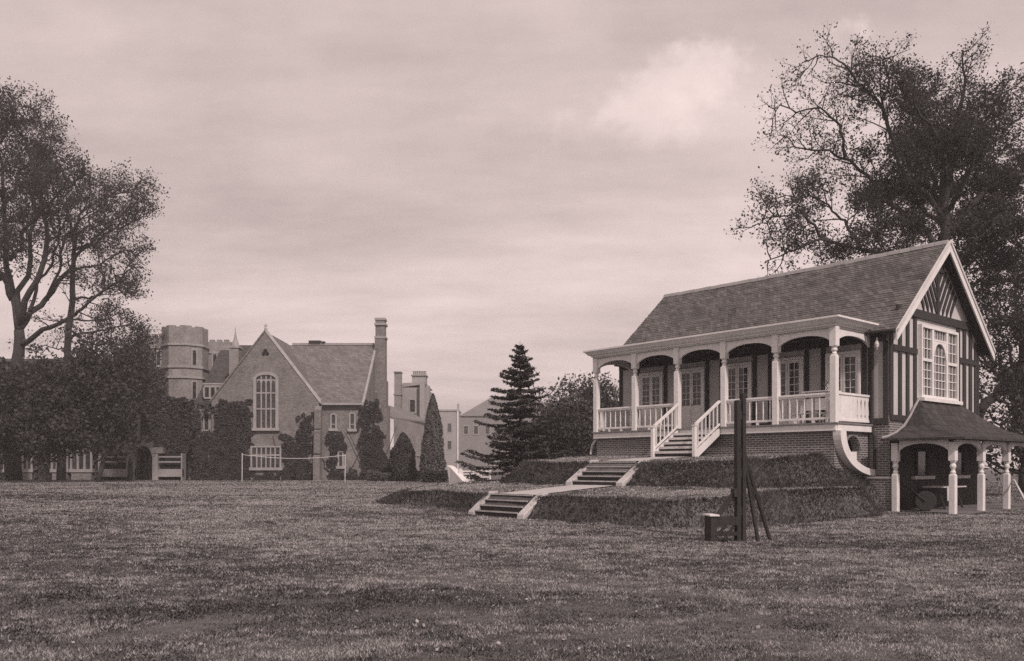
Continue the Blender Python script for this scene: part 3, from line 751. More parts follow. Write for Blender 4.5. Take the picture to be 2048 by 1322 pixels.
# ------------------------------------------------------------------ furniture on the veranda
def lp(e, s, z): x, y = L2W(e, s); return (x, y, z)
D = thing('deck_chair', 'folding chair with pale sagging cloth on the veranda near the corner', 'chair', lp(-.75, 1.45, DZ), ANG)
b = MB()
for y in (-.28, .28): b.bar((-.45, y, .0), (.3, y, 1.05), .04, .05)
b.bar((.28,-.3,1.03), (.28,.3,1.03), .04, .04); b.build('back_frame', M['board'], D)
b = MB()
for y in (-.24, .24): b.bar((.42, y, 0), (-.42, y, .42), .04, .05)
b.bar((-.4,-.26,.41), (-.4,.26,.41), .04, .04); b.build('seat_frame', M['board'], D)
b = MB(); pts = []
for i in range(11):
    f = i/10; pts.append((-.4+.68*f, .42+.62*f - .34*math.sin(PI*f)**1.0*(1-.3*f)))
for i in range(10):
    (xa, za), (xb, zb) = pts[i], pts[i+1]
    b.hexa([(xa,-.22,za),(xb,-.22,zb),(xb,.22,zb),(xa,.22,za),(xa,-.22,za+.015),(xb,-.22,zb+.015),(xb,.22,zb+.015),(xa,.22,za+.015)])
b.build('sling', M['cloth'], D, True)
T2 = thing('bench', 'pale slatted bench behind the veranda railing under the window', 'bench', lp(-1.75, 1.75, DZ), ANG)
b = MB()
for k in range(3): b.box(-.6, .6, -.2+k*.14, -.09+k*.14, .42, .45)
b.build('seat', M['oldwhite'], T2); MB().box(-.6, .6, .22, .25, .55, .95).build('backrest', M['oldwhite'], T2)
for x in (-.55, .5):
    for y in (-.18, .2): MB().box(x, x+.05, y, y+.05, 0, .419 if y < 0 else .95).build('leg', M['oldwhite'], T2)
T3 = thing('table', 'small white table seen over the pierced corner panel of the veranda', 'table', lp(-.75, .62, DZ), ANG)
MB().box(-.5, .5, -.34, .34, 1.02, 1.06).build('table_top', M['white'], T3)
for x in (-.45, .4):
    for y in (-.3, .25): MB().box(x, x+.05, y, y+.05, 0, 1.019).build('leg', M['white'], T3)
V3 = thing('scrolled_stand', 'small black scrolled iron stand on the white veranda table', 'stand', lp(-.55, .5, DZ+1.06), ANG)
b = MB()
for sg in (-1, 1): b.tube([(sg*.02,0,.0),(sg*.09,0,.08),(sg*.02,0,.17),(sg*.08,0,.26),(sg*.03,0,.33)], .014, 6)
b.build('scroll', M['iron'], V3); MB().lathe([(.08,0),(.08,.015),(.02,.02)], (0,0,0), 10).build('foot', M['iron'], V3)
# ------------------------------------------------------------------ under the porch
R = thing('garden_roller', 'dark iron roller in the shade of the porch', 'roller', lp(1.5, 3.0, .03), ANG+.5)
MB().lathe([(.05,-.36),(.3,-.36),(.32,-.34),(.32,.34),(.3,.36),(.05,.36)], (0,0,.32), 20, 'y').build('drum', M['iron'], R, False)
b = MB(); b.tube([(0,-.4,.32),(-.5,-.38,.75),(-.95,-.2,1.0),(-.95,.2,1.0),(-.5,.38,.75),(0,.4,.32)], .022, 6); b.build('handle', M['iron'], R)
TR = thing('trestle_table', 'plain trestle table against the brick wall behind the porch posts', 'table', lp(1.35, 4.9, .03), ANG)
MB().box(-.35, .35, -.9, .9, .72, .76).build('table_top', M['oldwhite'], TR)
for y in (-.7, .7):
    b = MB(); b.bar((-.3,y,0), (-.05,y,.719), .05, .05); b.bar((.3,y,0), (.05,y,.719), .05, .05); b.build('trestle', M['timber'], TR)
b = MB(); n = 9
for i in range(n):
    y0, y1 = -.72+i*.08, -.72+(i+1)*.08; w0 = .015*math.sin(i*1.9); w1 = .015*math.sin((i+1)*1.9); zb = .28+.04*math.sin(i*1.1); zc = .28+.04*math.sin((i+1)*1.1)
    b.hexa([(.37+w0*2,y0,zb),(.37+w1*2,y1,zc),(.385+w1*2,y1,zc),(.385+w0*2,y0,zb),(.362,y0,.765),(.362,y1,.765),(.378,y1,.77),(.378,y0,.77)])
    b.hexa([(-.3,y0,.762),(-.3,y1,.762),(.378,y1,.762),(.378,y0,.762),(-.3,y0,.772),(-.3,y1,.772),(.378,y1,.772),(.378,y0,.772)])
o = b.build('white_cloth', M['cloth']); o.location = lp(1.35, 4.9, .03); o.rotation_euler = (0,0,ANG); tag(o, 'crumpled white cloth draped over the trestle table under the porch', 'cloth')
for i, (a, c, lab) in enumerate((((4.2, 4.2, .02), (3.0, 6.3, 1.0), 'pale pole leaning low against the right hand porch posts'), ((4.6, 5.0, .02), (3.1, 7.8, .75), 'shorter pale pole lying at the right edge of the porch'))):
    p, q = lp(*a), lp(*c); p = (p[0], p[1], hz(p[0], p[1])+.03)
    o = MB().tube([p, q], [.045, .035], 8).build('leaning_pole', M['oldwhite']); tag(o, lab, 'pole', 'poles leaning by the porch')
# ------------------------------------------------------------------ goal of two posts and a sagging tape
gy = 68.0; gz = .2
x0, x1 = wx(484, gy), wx(690, gy)
G = thing('goal', 'two thin white posts joined by a sagging tape on the far lawn', 'goal', ((x0+x1)/2, gy, gz)); hw = (x1-x0)/2
for sx, h in ((-1, 2.32), (1, 2.2)): MB().tube([(sx*hw,0,-.1),(sx*hw+.02,0,h)], .036, 8).build('post', M['oldwhite'], G)
MB().tube([(-hw+2*hw*i/14, 0, 2.2-.06*i/14-.28*math.sin(PI*i/14)) for i in range(15)], .026, 6).build('tape', M['oldwhite'], G)
# ------------------------------------------------------------------ gate and its wing board
gY = 56.0
gx0, gx1 = wx(921, gY), wx(957, gY); z0 = hz(gx0, gY)
Gt = thing('field_gate', 'low white five barred gate between white posts', 'gate', (gx0, gY, z0))
L = gx1-gx0; s_ = 1.02
for x in (0, L): MB().box(x-.09, x+.09, -.09, .09, -.1, 1.12).build('gate_post', M['white'], Gt)
b = MB()
for k in range(5): b.box(.1, L-.1, -.02, .02, .14+.19*k, .22+.19*k)
b.box(.1, .18, -.03, .03, .08, 1.02); b.box(L-.18, L-.1, -.03, .03, .08, 1.0); b.bar((.16,.03,.2), (L-.14,.03,.98), .07, .02, (0,1,0)); b.build('gate_leaf', M['white'], Gt)
wx0, wx1 = gx1+.14, wx(982, gY)
Wk = thing('wicket_gate', 'narrow white slatted wicket beside the five barred gate', 'gate', (wx0, gY, z0))
b = MB(); b.box(0, .1, -.05, .05, -.1, 1.1); b.box(wx1-wx0-.1, wx1-wx0, -.05, .05, -.1, 1.1); b.build('gate_post', M['white'], Wk)
b = MB()
for k in range(5): b.box(.12, wx1-wx0-.12, -.02, .02, .14+.19*k, .22+.19*k)
b.build('gate_leaf', M['white'], Wk)
o = MB().prism([(0,0,-.1), (1.25,-2.2,-.1), (1.25,-2.2,.04), (.9,-1.6,.35), (0,0,1.2), (-.25,.3,1.32)], (.35,.3,0)).build('sloping_wall', M['white']); o.location = (wx(899,gY), gY+.5, z0)
tag(o, 'white sloping wing wall running down to the left of the gate', 'wall')
# ------------------------------------------------------------------ the college hall
HY = 76.0
H = thing('college_hall', 'gabled brick college hall with tall mullioned window and steep tiled roof', 'building', (0, HY, .2))
k_ = HY/1701.0
X = lambda px: (px-1024)*k_
Z = lambda py: EYE-.2+(YH-py)*k_
HL, HR = X(388), X(725); HD = 15.0; EZ = Z(803); RH = Z(662)-.15
GLx, GRx, GAx = X(423), X(638), X(531)
b = MB(); b.box(HL, HR-.001, .62, HD, 0, EZ-.001)
for xe in (HL, HR-.4): b.prism([(xe, .62, EZ), (xe, HD, EZ), (xe, HD/2+.3, RH-.1)], (.4,0,0))
b.build('wall', M['cwall'], H)
b = MB(); b.prism([(GLx, 0, 0), (GRx, 0, 0), (GRx, 0, EZ), (GAx, 0, RH+.1), (GLx, 0, EZ)], (0, .62, 0))
b.build('gable', M['cwall'], H)
def roofslab(b, p, t=.14):
    b.add(list(p)+[(x,y,z-t) for x,y,z in p], [(0,1,2,3),(7,6,5,4),(0,4,5,1),(1,5,6,2),(2,6,7,3),(3,7,4,0)])
ym = HD/2+.3
b = MB(); roofslab(b, [(GAx, .3, EZ-.15), (HR-.05, .3, EZ-.15), (HR-.05, ym, RH), (GAx, ym, RH)]); roofslab(b, [(HL, HD+.3, EZ-.15), (HR-.05, HD+.3, EZ-.15), (HR-.05, ym, RH), (HL, ym, RH)])
roofslab(b, [(GRx+.1, .1, EZ-.05), (GAx, .1, RH+.1), (GAx, ym, RH+.1), (GRx+.1, ym, EZ-.05)]); roofslab(b, [(GLx-.1, .1, EZ-.05), (GAx, .1, RH+.1), (GAx, ym, RH+.1), (GLx-.1, ym, EZ-.05)])
b.build('roof', M['slate'], H)
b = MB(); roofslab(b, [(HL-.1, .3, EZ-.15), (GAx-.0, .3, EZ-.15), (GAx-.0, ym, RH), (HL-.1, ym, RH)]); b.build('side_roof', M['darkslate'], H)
b = MB()
for sx, xe in ((1, GRx+.15),):
    b.prism([(GAx, -.07, RH+.42), (xe, -.07, EZ+.15), (xe, -.07, EZ-.2), (GAx, -.07, RH+.08)], (0, .3, 0))
b.lathe([(.16,0),(.1,.2),(.14,.3),(.02,.55)], (GAx, .1, RH+.35), 8)
b.build('gable_coping', M['stone'], H)
MB().prism([(GAx-.05, -.05, RH+.3), (GLx-.15, -.05, EZ+.1), (GLx-.15, -.05, EZ-.1), (GAx-.05, -.05, RH+.1)], (0, .28, 0)).build('gable_coping', M['cwall'], H)
b = MB(); b.prism([(HR-.1, .2, EZ-.1), (HR-.1, ym, RH+.2), (HR-.1, ym, RH-.15), (HR-.1, .2, EZ-.4)], (.2,0,0)); b.prism([(HR-.1, HD+.3, EZ-.1), (HR-.1, ym, RH+.2), (HR-.1, ym, RH-.15), (HR-.1, HD+.3, EZ-.4)], (.34,0,0)); b.build('verge_coping', M['cstone'], H)
b = MB(); b.box(GRx+.2, HR, .14, .3, EZ-.3, EZ-.1); b.build('gutter', M['cstone'], H)
b = MB(); b.box(GAx+.4, HR-.2, ym-.12, ym+.12, RH-.02, RH+.2); b.build('ridge', M['ridge'], H)
b = MB(); b.box(X(577), X(603), ym-.3, ym+.3, RH+.201, RH+.42); b.box(X(606), X(612), ym-.3, ym+.3, RH+.21, RH+.34); b.build('ridge_vent', M['iron'], H)
# buttress with weathered set-offs
b = MB(); xa, xb = X(631), X(644)
for z0, z1, d in ((0, 2.4, .95), (2.4, 4.6, .7), (4.6, EZ-.5, .45)):
    b.box(xa, xb, -d, -.004 if True else 0, z0, z1-.25); b.prism([(xa,-d,z1-.249), (xa,-.004,z1-.249), (xa,-.004,z1+.1)], (xb-xa,0,0))
b.build('buttress', M['cwall'], H)
# chimney on the right end wall
b = MB(); cy = 6.4
b.box(HR+.002, HR+1.25, cy, cy+2.2, 0, Z(800)); b.box(HR+.002, HR+1.1, cy+.2, cy+1.9, Z(800), Z(745)); b.box(HR+.002, HR+1.0, cy+.35, cy+1.65, Z(745), Z(666)+.6); b.box(HR+.05, HR+.95, cy+.45, cy+1.5, Z(666)+.6, Z(636)+1.0)
ch = b.build('chimney', M['cwall'], H)
zt = Z(636)+1.0
MB().box(HR-.02, HR+1.02, cy+.38, cy+1.57, zt, zt+.22).build('chimney_cap', M['greystone'], ch)
for za, zb in ((zt-.5, zt-.3), (Z(666)+.55, Z(666)+.75)): MB().box(HR-.04, HR+1.08, cy+.3, cy+1.7, za, zb).build('chimney_band', M['greystone'], ch)
# pinnacled flue on the left roof
b = MB(); xc = X(461); b.box(xc-.42, xc+.42, .9, 1.8, EZ-.3, Z(693)); b.build('flue', M['cwall2'], H)
b = MB(); b.box(xc-.5, xc+.5, .82, 1.88, Z(693), Z(693)+.18); b.lathe([(.38,0),(.3,.35),(.16,.7),(.06,1.2),(.02,1.75)], (xc, 1.35, Z(693)+.18), 8); b.build('flue_cap', M['cstone'], H)
# windows
def mull_window(px0, px1, py0, py1, y, cols, rows, head='flat', par=H, name='mullioned_window', sw=.22, out=.14):
    r = bpy.data.objects.new(name, None); COL.objects.link(r); r.parent = par; r.location = (X(px0), y, 0); r.empty_display_size = .2
    w = X(px1)-X(px0); z0, z1 = Z(py1), Z(py0)
    b = MB(); rise = w*.17 if head == 'arch' else 0
    b.box(-sw, 0, -out, -.003, z0, z1-rise); b.box(w, w+sw, -out, -.003, z0, z1-rise)
    if head == 'arch':
        n = 12; pi = [(w*i/n, z1-rise+rise*(1-abs(2*i/n-1)**2.2)**.7) for i in range(n+1)]
        po = [(-sw+(w+2*sw)*i/n, z1-rise+(rise+sw)*(1-abs(2*i/n-1)**2.2)**.7) for i in range(n+1)]
        for i in range(n):
            b.prism([(pi[i][0],-out,pi[i][1]), (pi[i+1][0],-out,pi[i+1][1]), (po[i+1][0],-out,po[i+1][1]+.001), (po[i][0],-out,po[i][1]+.001)], (0,out-.003,0))
    else: b.box(-sw, w+sw, -out, -.003, z1+.001, z1+sw)
    b.box(-sw-.1, w+sw+.1, -out-.1, -.003, z0-.25, z0-.001); b.build('surround', M['cstone'], r)
    b = MB()
    if head == 'arch': b.prism([(p, -.03, q) for p, q in pi]+[(w,-.03,z0),(0,-.03,z0)], (0,.026,0))
    else: b.box(0, w, -.03, -.004, z0, z1)
    b.build('window_glass', M['glass'], r)
    b = MB(); mw = .055 if w > 1 else .035
    for i in range(1, cols):
        x = w*i/cols; zt = z1-.02
        if head == 'arch': zt = z1-rise+rise*(1-abs(2*i/cols-1)**2.2)**.7
        b.box(x-mw, x+mw, -.11, -.031, z0, zt)
    for z in rows:
        zz = z0+(z1-z0)*z; b.box(0, w, -.105, -.0315, zz-mw*1.2, zz+mw*1.2)
    if head == 'arch' and cols > 2:
        for i in range(cols):
            xl, xr = w*i/cols+mw, w*(i+1)/cols-mw; zs = z0+(z1-z0)*.83
            b.arch(lambda u, z: (u, -.10, z), xl, xr, zs+.42, zs, .3, (0,.06,0), 6)
    b.build('mullions', M['cstone'], r)
    return r
mull_window(513.5, 552, 750, 856, -.0, 4, (.36, .66), 'arch', sw=.27, out=.2)
mull_window(505, 560, 895, 935, -.0, 6, (.62,), 'flat', sw=.14)
for a in ((405, 413), (419, 427)): mull_window(a[0], a[1], 828, 859, .62 if a[1] < 420 else .62, 1, (), 'arch', name='lancet_window', sw=.12)
mull_window(661, 668, 829, 856, .62, 1, (.3,), 'arch', name='lancet_window', sw=.16); mull_window(699, 706, 827, 857, .62, 1, (.3,), 'arch', name='lancet_window', sw=.16)
mull_window(676, 682, 904, 932, .62, 1, (), 'arch', name='lancet_window', sw=.16)
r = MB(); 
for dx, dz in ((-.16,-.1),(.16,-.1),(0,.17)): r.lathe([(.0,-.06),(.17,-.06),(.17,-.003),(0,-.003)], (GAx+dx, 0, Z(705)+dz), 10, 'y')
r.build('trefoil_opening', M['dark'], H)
# dormer in the left roof
dm = bpy.data.objects.new('dormer', None); COL.objects.link(dm); dm.parent = H; dm.empty_display_size = .2; dm.location = (X(405), 0, 0)
w = X(440)-X(405)
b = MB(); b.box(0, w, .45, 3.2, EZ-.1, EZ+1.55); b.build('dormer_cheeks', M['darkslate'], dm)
b = MB(); b.box(-.12, w+.12, .3, 3.4, EZ+1.551, EZ+1.68); b.build('dormer_roof', M['cstone'], dm)
b = MB(); b.box(0, w, .36, .447, EZ+.28, EZ+.42); b.box(0, w, .36, .447, EZ+1.3, EZ+1.55)
for x in (0, w/3, 2*w/3, w): b.box(x-.08, x+.08, .35, .448, EZ+.421, EZ+1.299)
b.build('dormer_frame', M['cstone'], dm); MB().box(.08, w-.08, .42, .449, EZ+.42, EZ+1.3).build('window_glass', M['glass'], dm)
# ------------------------------------------------------------------ ivy and climbers on the hall
def climber(name, label, boxes, n, size, mat, y, par_stem=None, group=None):
    """boxes: (px0,px1,py0,py1) regions of wall covered, ragged at their edges"""
    C = []; A = [abs((b_[1]-b_[0])*(b_[3]-b_[2])) for b_ in boxes]; tot = sum(A)
    for bx_, a in zip(boxes, A):
        m = int(n*a/tot); u = RNG.random(m*2); v = RNG.random(m*2)
        px = bx_[0]+(bx_[1]-bx_[0])*u; py = bx_[2]+(bx_[3]-bx_[2])*v
        d = np.minimum(np.minimum(u, 1-u)*(bx_[1]-bx_[0]), np.where(v < .5, v, 1)*(bx_[3]-bx_[2]))
        nz = fbm(px*.11, py*.11, 41, 3)
        ok = d > 42*(nz-.34)
        for (ha, hb2, hc, hd2) in ((401,416,822,864),(416,431,822,864),(500,566,890,940),(674,685,900,936)): ok &= ~((px > ha) & (px < hb2) & (py > hc) & (py < hd2))
        px, py = px[ok][:m], py[ok][:m]
        thick = .05+.32*np.clip(fbm(px*.07, py*.07, 51, 2)-.3, 0, 1)
        C.append(np.stack([X(px), HY+y-thick*RNG.random(len(px)), .2+Z(py)], 1))
    C = np.concatenate(C); c0 = C.mean(0); base = (c0[0], HY+y, .2)
    t = thing(name, label, 'climbing plant', base, 0, group)
    o = leaves('foliage', C-np.array(base), size, mat, t, np.tile((0,-1,.35), (len(C),1)), 0, .75, .6)
    b = MB()
    for i in range(4):
        xx = (i-1.5)*.5; p = [(xx*.4, -.06, -.1)]
        for j in range(1, 6): p.append((xx*(.4+j*.5)+random.uniform(-.2,.2), -.05, (C[:,2].max()-.2)*j/6*.8))
        b.tube(p, [.06-.008*j for j in range(6)], 5)
    b.build('stem', M['bark'], t)
climber('ivy', 'dark ivy covering the lower left wall of the gabled hall', [(386,502,808,961),(440,508,800,961)], 15000, .3, M['ivy'], -.02)
climber('ivy', 'dark ivy between the big windows and the corner buttress of the hall', [(560,628,868,960),(594,627,826,960),(500,562,942,960)], 7000, .28, M['ivy'], -.02)
climber('ivy', 'dark ivy clump on the wall right of the corner buttress', [(648,690,862,905),(648,676,900,960),(660,722,936,960)], 3800, .26, M['ivy'], .58)
climber('climbing_shrub', 'tall ragged shrub trained up the right corner of the hall', [(716,742,812,950),(728,764,800,955),(720,770,860,958)], 5500, .3, M['dleaf'], .3)
# ------------------------------------------------------------------ octagonal tower and block
TY = 80.0
def TX(px): return (px-1024)*TY/1701
def TZ(py): return EYE-.2+(YH-py)*TY/1701
tx = TX(354); TW = thing('tower', 'battlemented octagonal stair tower with string courses behind the dark trees', 'tower', (tx, TY+2, .2))
rr = 2.1; zt = TZ(664)+.3
octo = lambda r, z: [(1.0*r*math.cos(PI/8+k*PI/4), r*math.sin(PI/8+k*PI/4), z) for k in range(8)]
b = MB(); b.add(octo(rr,0)+octo(rr,zt), [tuple(range(8)), tuple(range(8,16))]+[(k,(k+1)%8,8+(k+1)%8,8+k) for k in range(8)]); b.build('tower_wall', M['cwall2'], TW)
b = MB()
for k in range(8):
    a0 = PI/8+k*PI/4; a1 = a0+PI/4; p0 = Vector((rr*math.cos(a0), rr*math.sin(a0), 0)); p1 = Vector((rr*math.cos(a1), rr*math.sin(a1), 0))
    for f0, f1, h in ((0,.36,.36),(.36,.64,.24),(.64,1,.36)):
        q0, q1 = p0.lerp(p1, f0), p0.lerp(p1, f1); i0, i1 = q0*.86, q1*.86
        b.hexa([(*q0.xy,zt),(*q1.xy,zt),(*i1.xy,zt),(*i0.xy,zt),(*q0.xy,zt+h),(*q1.xy,zt+h),(*i1.xy,zt+h),(*i0.xy,zt+h)])
b.build('battlements', M['cwall2'], TW)
b = MB()
for py in (690, 735, 756, 803, 850): z = TZ(py); b.add(octo(rr+.13,z)+octo(rr+.13,z+.2), [tuple(range(8)), tuple(range(8,16))]+[(k,(k+1)%8,8+(k+1)%8,8+k) for k in range(8)])
b.build('string_course', M['cstone'], TW)
def slit(par, x, y, z0, z1, w, rz, nm='slit_window'):
    r = bpy.data.objects.new(nm, None); COL.objects.link(r); r.parent = par; r.location = (x, y, 0); r.rotation_euler = (0,0,rz); r.empty_display_size = .2
    b = MB(); b.box(-w-.14, -w, -.08, -.003, z0, z1); b.box(w, w+.14, -.08, -.003, z0, z1); b.box(-w-.14, w+.14, -.08, -.003, z1+.001, z1+.2); b.box(-w-.2, w+.2, -.12, -.003, z0-.2, z0-.001); b.build('surround', M['cstone'], r)
    MB().box(-w, w, -.02, -.004, z0, z1).build('window_glass', M['glass'], r)
ap = rr*math.cos(PI/8)
for py0, py1 in ((699,729),(763,797),(822,852)):
    slit(TW, ap*math.sin(PI/4), -ap*math.cos(PI/4), TZ(py1), TZ(py0), .17, PI/4)
slit(TW, 0, -ap, TZ(852), TZ(820), .24, 0)
o = MB().box(-.42, .42, -ap-.06, -ap-.002, TZ(753), TZ(739)).build('stone_panel', M['cstone'], TW)
# block of the tower
B2 = thing('college_block', 'flat topped brick block joining the tower with triple lancet window', 'building', (TX(300), TY+2.5, .2))
bx0 = TX(262)-TX(300); bx1 = TX(440)-TX(300)
b = MB(); b.box(bx0, TX(336)-TX(300), -1.2, 8, 0, TZ(668)); b.box(TX(336)-TX(300), bx1, .6, 8.01, 0, TZ(674)); b.build('wall', M['cwall2'], B2)
b = MB()
n = 12
for i in range(n):
    xa = bx0+(bx1-bx0)*i/n; y = -1.2 if xa < TX(330)-TX(300) else .6; zb = TZ(668) if y < 0 else TZ(674)
    b.box(xa, xa+(bx1-bx0)/n*.62, y, y+.4, zb+.001, zb+.22)
b.build('battlements', M['cwall2'], B2)
b = MB(); b.box(bx0-.1, TX(336)-TX(300), -1.32, -1.203, TZ(693), TZ(690)); b.box(TX(336)-TX(300), bx1, .5, .597, TZ(698), TZ(694)); b.build('string_course', M['cstone'], B2)
for px in (283, 294.5, 306): slit(B2, TX(px)-TX(300), -1.2, TZ(727), TZ(701), .17, 0, 'lancet_window')
slit(B2, TX(407)-TX(300), .6, TZ(735), TZ(700), .16, 0)
for px in (225, 243): pass
# ivy clad range with porch
RG = thing('college_range', 'long flat topped college range almost hidden under dark creeper', 'building', (TX(110), TY, .2))
rx0, rx1 = TX(-160)-TX(110), TX(262)-TX(110)
b = MB(); b.box(rx0, rx1, 0, 9, 0, TZ(724)); b.build('wall', M['cwall'], RG)
b = MB(); b.box(rx0, rx1, -.15, .4, TZ(724)+.001, TZ(724)+.3); b.build('parapet', M['cstone'], RG)
for pxa, pxb in ((18,44),(46,72),(112,142),(150,190)):
    r = bpy.data.objects.new('bay_window', None); COL.objects.link(r); r.parent = RG; r.location = (TX(pxa)-TX(110), 0, 0); r.empty_display_size = .2
    w = TX(pxb)-TX(pxa); z0, z1 = TZ(938), TZ(903)
    b = MB(); n = 3
    for i in range(n+1): x = w*i/n; b.box(x-.09, x+.09, -.75, -.6, z0, z1)
    b.box(-.15, w+.15, -.8, -.003, z1+.001, z1+.25); b.box(-.15, w+.15, -.8, -.003, z0-.3, z0-.001); b.build('surround', M['greystone'], r)
    MB().box(.0, w, -.6, -.56, z0, z1).build('window_glass', M['glass'], r)
    MB().box(0, w, -.7, -.003, .0, z0-.301).build('bay_wall', M['cwall'], r)
pcx = TX(302)
P = thing('entrance_porch', 'stone entrance with dark arched doorway and pale barred side openings', 'porch', (pcx, TY-1.6, .2))
dw = TX(319)-TX(302); sx0 = TX(213)-pcx; sx1 = TX(378)-pcx; zt = TZ(905)
b = MB()
for a, c in ((sx0, sx0+.12), (TX(268)-pcx, -dw), (dw, TX(330)-pcx), (sx1-.12, sx1)): b.box(a, c, -.05, 1.5, 0, zt-.1)
b.box(sx0, -dw, -.02, .3, .3, TZ(938)); b.box(dw, sx1, -.02, .3, .3, TZ(938))
b.build('stone_wall', M['greystone'], P)
for z in (TZ(924), TZ(914)):
    MB().box(sx0+.12, -dw-.8, .0, .12, z-.07, z+.07).build('rail', M['greystone'], P); MB().box(dw+.6, sx1-.12, .0, .12, z-.07, z+.07).build('rail', M['greystone'], P)
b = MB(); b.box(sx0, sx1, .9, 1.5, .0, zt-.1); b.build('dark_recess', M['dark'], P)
b = MB(); n = 10
b.arch(lambda u, z: (u, -.1, z), -dw, dw, zt+.9, zt-.4, .95, (0,.6,0), 12)
b.box(-dw-1.2, -dw-.001, -.1, .5, zt-.1, zt+.5); b.box(dw+.001, dw+1.0, -.1, .5, zt-.1, zt+.45)
b.build('arched_gable', M['cwall3'], P)
# creeper on the range
def wallivy(name, label, x0, x1, z0, z1, y, n, size, mat, thick=.9, holes=()):
    u = x0+(x1-x0)*RNG.random(n*2); v = z0+(z1-z0)*RNG.random(n*2); nz = fbm(u*.5, v*.5, 61, 3)
    ok = np.minimum(z1-v, v-z0+1.5) > 2.6*(nz-.35)
    for (ha, hb_, hc, hd) in holes: ok &= ~((u > ha) & (u < hb_) & (v > hc) & (v < hd))
    u, v, nz = u[ok][:n], v[ok][:n], nz[ok][:n]
    C = np.stack([u, y-.05-thick*np.clip(nz-.25, 0, 1)*1.6*RNG.random(len(u)), v], 1); base = ((x0+x1)/2, y, .2)
    t = thing(name, label, 'climbing plant', base)
    leaves('foliage', C-np.array(base), size, mat, t, np.tile((0,-1,.4), (len(C),1)), 0, .75, .6)
    b = MB()
    for i in range(7):
        xx = (x1-x0)*(i/6-.5)*.85; p = [(xx, -.1, -.2)]
        for j in range(1, 6): p.append((xx+random.uniform(-.6,.6), -.08, (z1-.2)*j/6))
        b.tube(p, [.1-.013*j for j in range(6)], 5)
    b.build('stem', M['bark'], t)
holes = [(TX(a)-.1, TX(c)+.1, .2, TZ(898)+.2) for a, c in ((18,44),(46,72),(112,142),(150,190))] + [(TX(213), TX(380), 0, TZ(905))]
wallivy('creeper', 'dense dark creeper smothering the long low college range', TX(-150), TX(300), .3, TZ(716)+.2, TY, 26000, .36, M['ivy'], 1.1, holes)
wallivy('creeper', 'shadowy creeper on the block between the porch and the tower', TX(256), TX(340), TZ(897), TZ(728), TY-1.0, 6500, .3, M['ivy'], .8)
wallivy('creeper', 'dark creeper climbing the base of the octagonal tower', TX(322), TX(392), TZ(900), TZ(775), TY-.2, 4200, .3, M['ivy'], .8)
# ------------------------------------------------------------------ lower wing and distant buildings right of the hall
LW = thing('service_wing', 'low brick wing with sloping eaves running back behind the hall', 'building', (HR+1.4, 82, .2))
x0 = .0; x1 = wx(852, 96)-(HR+1.4)
b = MB(); pts = [(0,4,0), (x1,14,0)]
zA, zB = wz(838, 86)-.2, wz(846, 96)-.2
b.prism([(0,4,0), (x1,14,0), (x1,14,zB), (0,4,zA)], (-.5,6,0)); b.build('wall', M['cwall2'], LW)
b = MB(); b.prism([(-.2,3.8,zA), (x1+.2,13.8,zB), (x1-2.2,19,zB+1.3), (-2.4,10,zA+2.0)], (0,0,.15)); b.build('roof', M['faroof'], LW)
for f in (.25, .72): slit(LW, x1*f, 4+10*f-.02, 2.6, 4.3, .16, math.atan2(10, x1))
CH = thing('chapel_block', 'tall pale stone block with parapet and stout chimney stacks behind the wing', 'building', (wx(832,104), 104, .2))
q = 104/1701
def c3(px): return (px-832)*q
def z3(py): return EYE-.2+(YH-py)*q
b = MB(); b.box(c3(797), c3(852), 0, 9, 0, z3(775)); b.prism([(c3(797),0,z3(775)),(c3(852),0,z3(768)),(c3(848),0,z3(764)),(c3(806),0,z3(766))], (0,9,0)); b.build('wall', M['farwall'], CH)
b = MB(); b.box(c3(820), c3(848), 2, 4, z3(764), z3(748)); b.box(c3(818), c3(850), 1.8, 4.2, z3(748), z3(746)); c_ = b.build('chimney', M['farwall'], CH)
b = MB()
for i in range(6): b.lathe([(.16,0),(.14,.5),(.17,.55)], (c3(822.5+i*4.6), 3, z3(746)), 8)
b.build('chimney_pot', M['greystone'], c_)
b = MB(); b.box(c3(792), c3(805), -1.6, -.4, 0, z3(748)); b.box(c3(791), c3(806), -1.75, -.25, z3(748), z3(746)); b.box(c3(790.5), c3(806.5), -1.7, -.3, z3(792), z3(790)); b.build('chimney', M['cwall2'], CH)
b = MB(); b.box(c3(841), c3(851), -1.0, -.003, 0, z3(764)); b.box(c3(851.5), c3(857), .5, 2.5, 0, z3(770)); b.build('buttress', M['farwall'], CH)
slit(CH, c3(825), 0, z3(824), z3(800), .3, 0)
FH = thing('distant_house', 'distant pale house front with small sash windows', 'building', (wx(898,230), 230, .2)); q4 = 230/1701
c4 = lambda px: (px-898)*q4
z4 = lambda py: EYE-.2+(YH-py)*q4
b = MB(); b.box(c4(872), c4(917), 0, 10, 0, z4(822)); b.build('wall', M['farwall'], FH)
b = MB(); b.box(c4(870), c4(918), -.3, 10.3, z4(822), z4(819)); b.box(c4(913), c4(917), 2, 3, z4(819), z4(806)); b.build('parapet', M['farwall'], FH)
for px in (881, 899): 
    for pa_, pb_ in ((847,864),(882,898)): slit(FH, c4(px), 0, z4(pb_), z4(pa_), .5, 0, 'sash_window')
b = MB(); b.tube([(c4(915.5),-.15,0),(c4(915.5),-.15,z4(822))], .22, 8); b.build('downpipe', M['white'], FH)
BN = thing('hipped_building', 'grey building with a hipped slate roof beside the spruce', 'building', (wx(985,190), 190, .2)); q5 = 190/1701
c5 = lambda px: (px-985)*q5
z5 = lambda py: EYE-.2+(YH-py)*q5
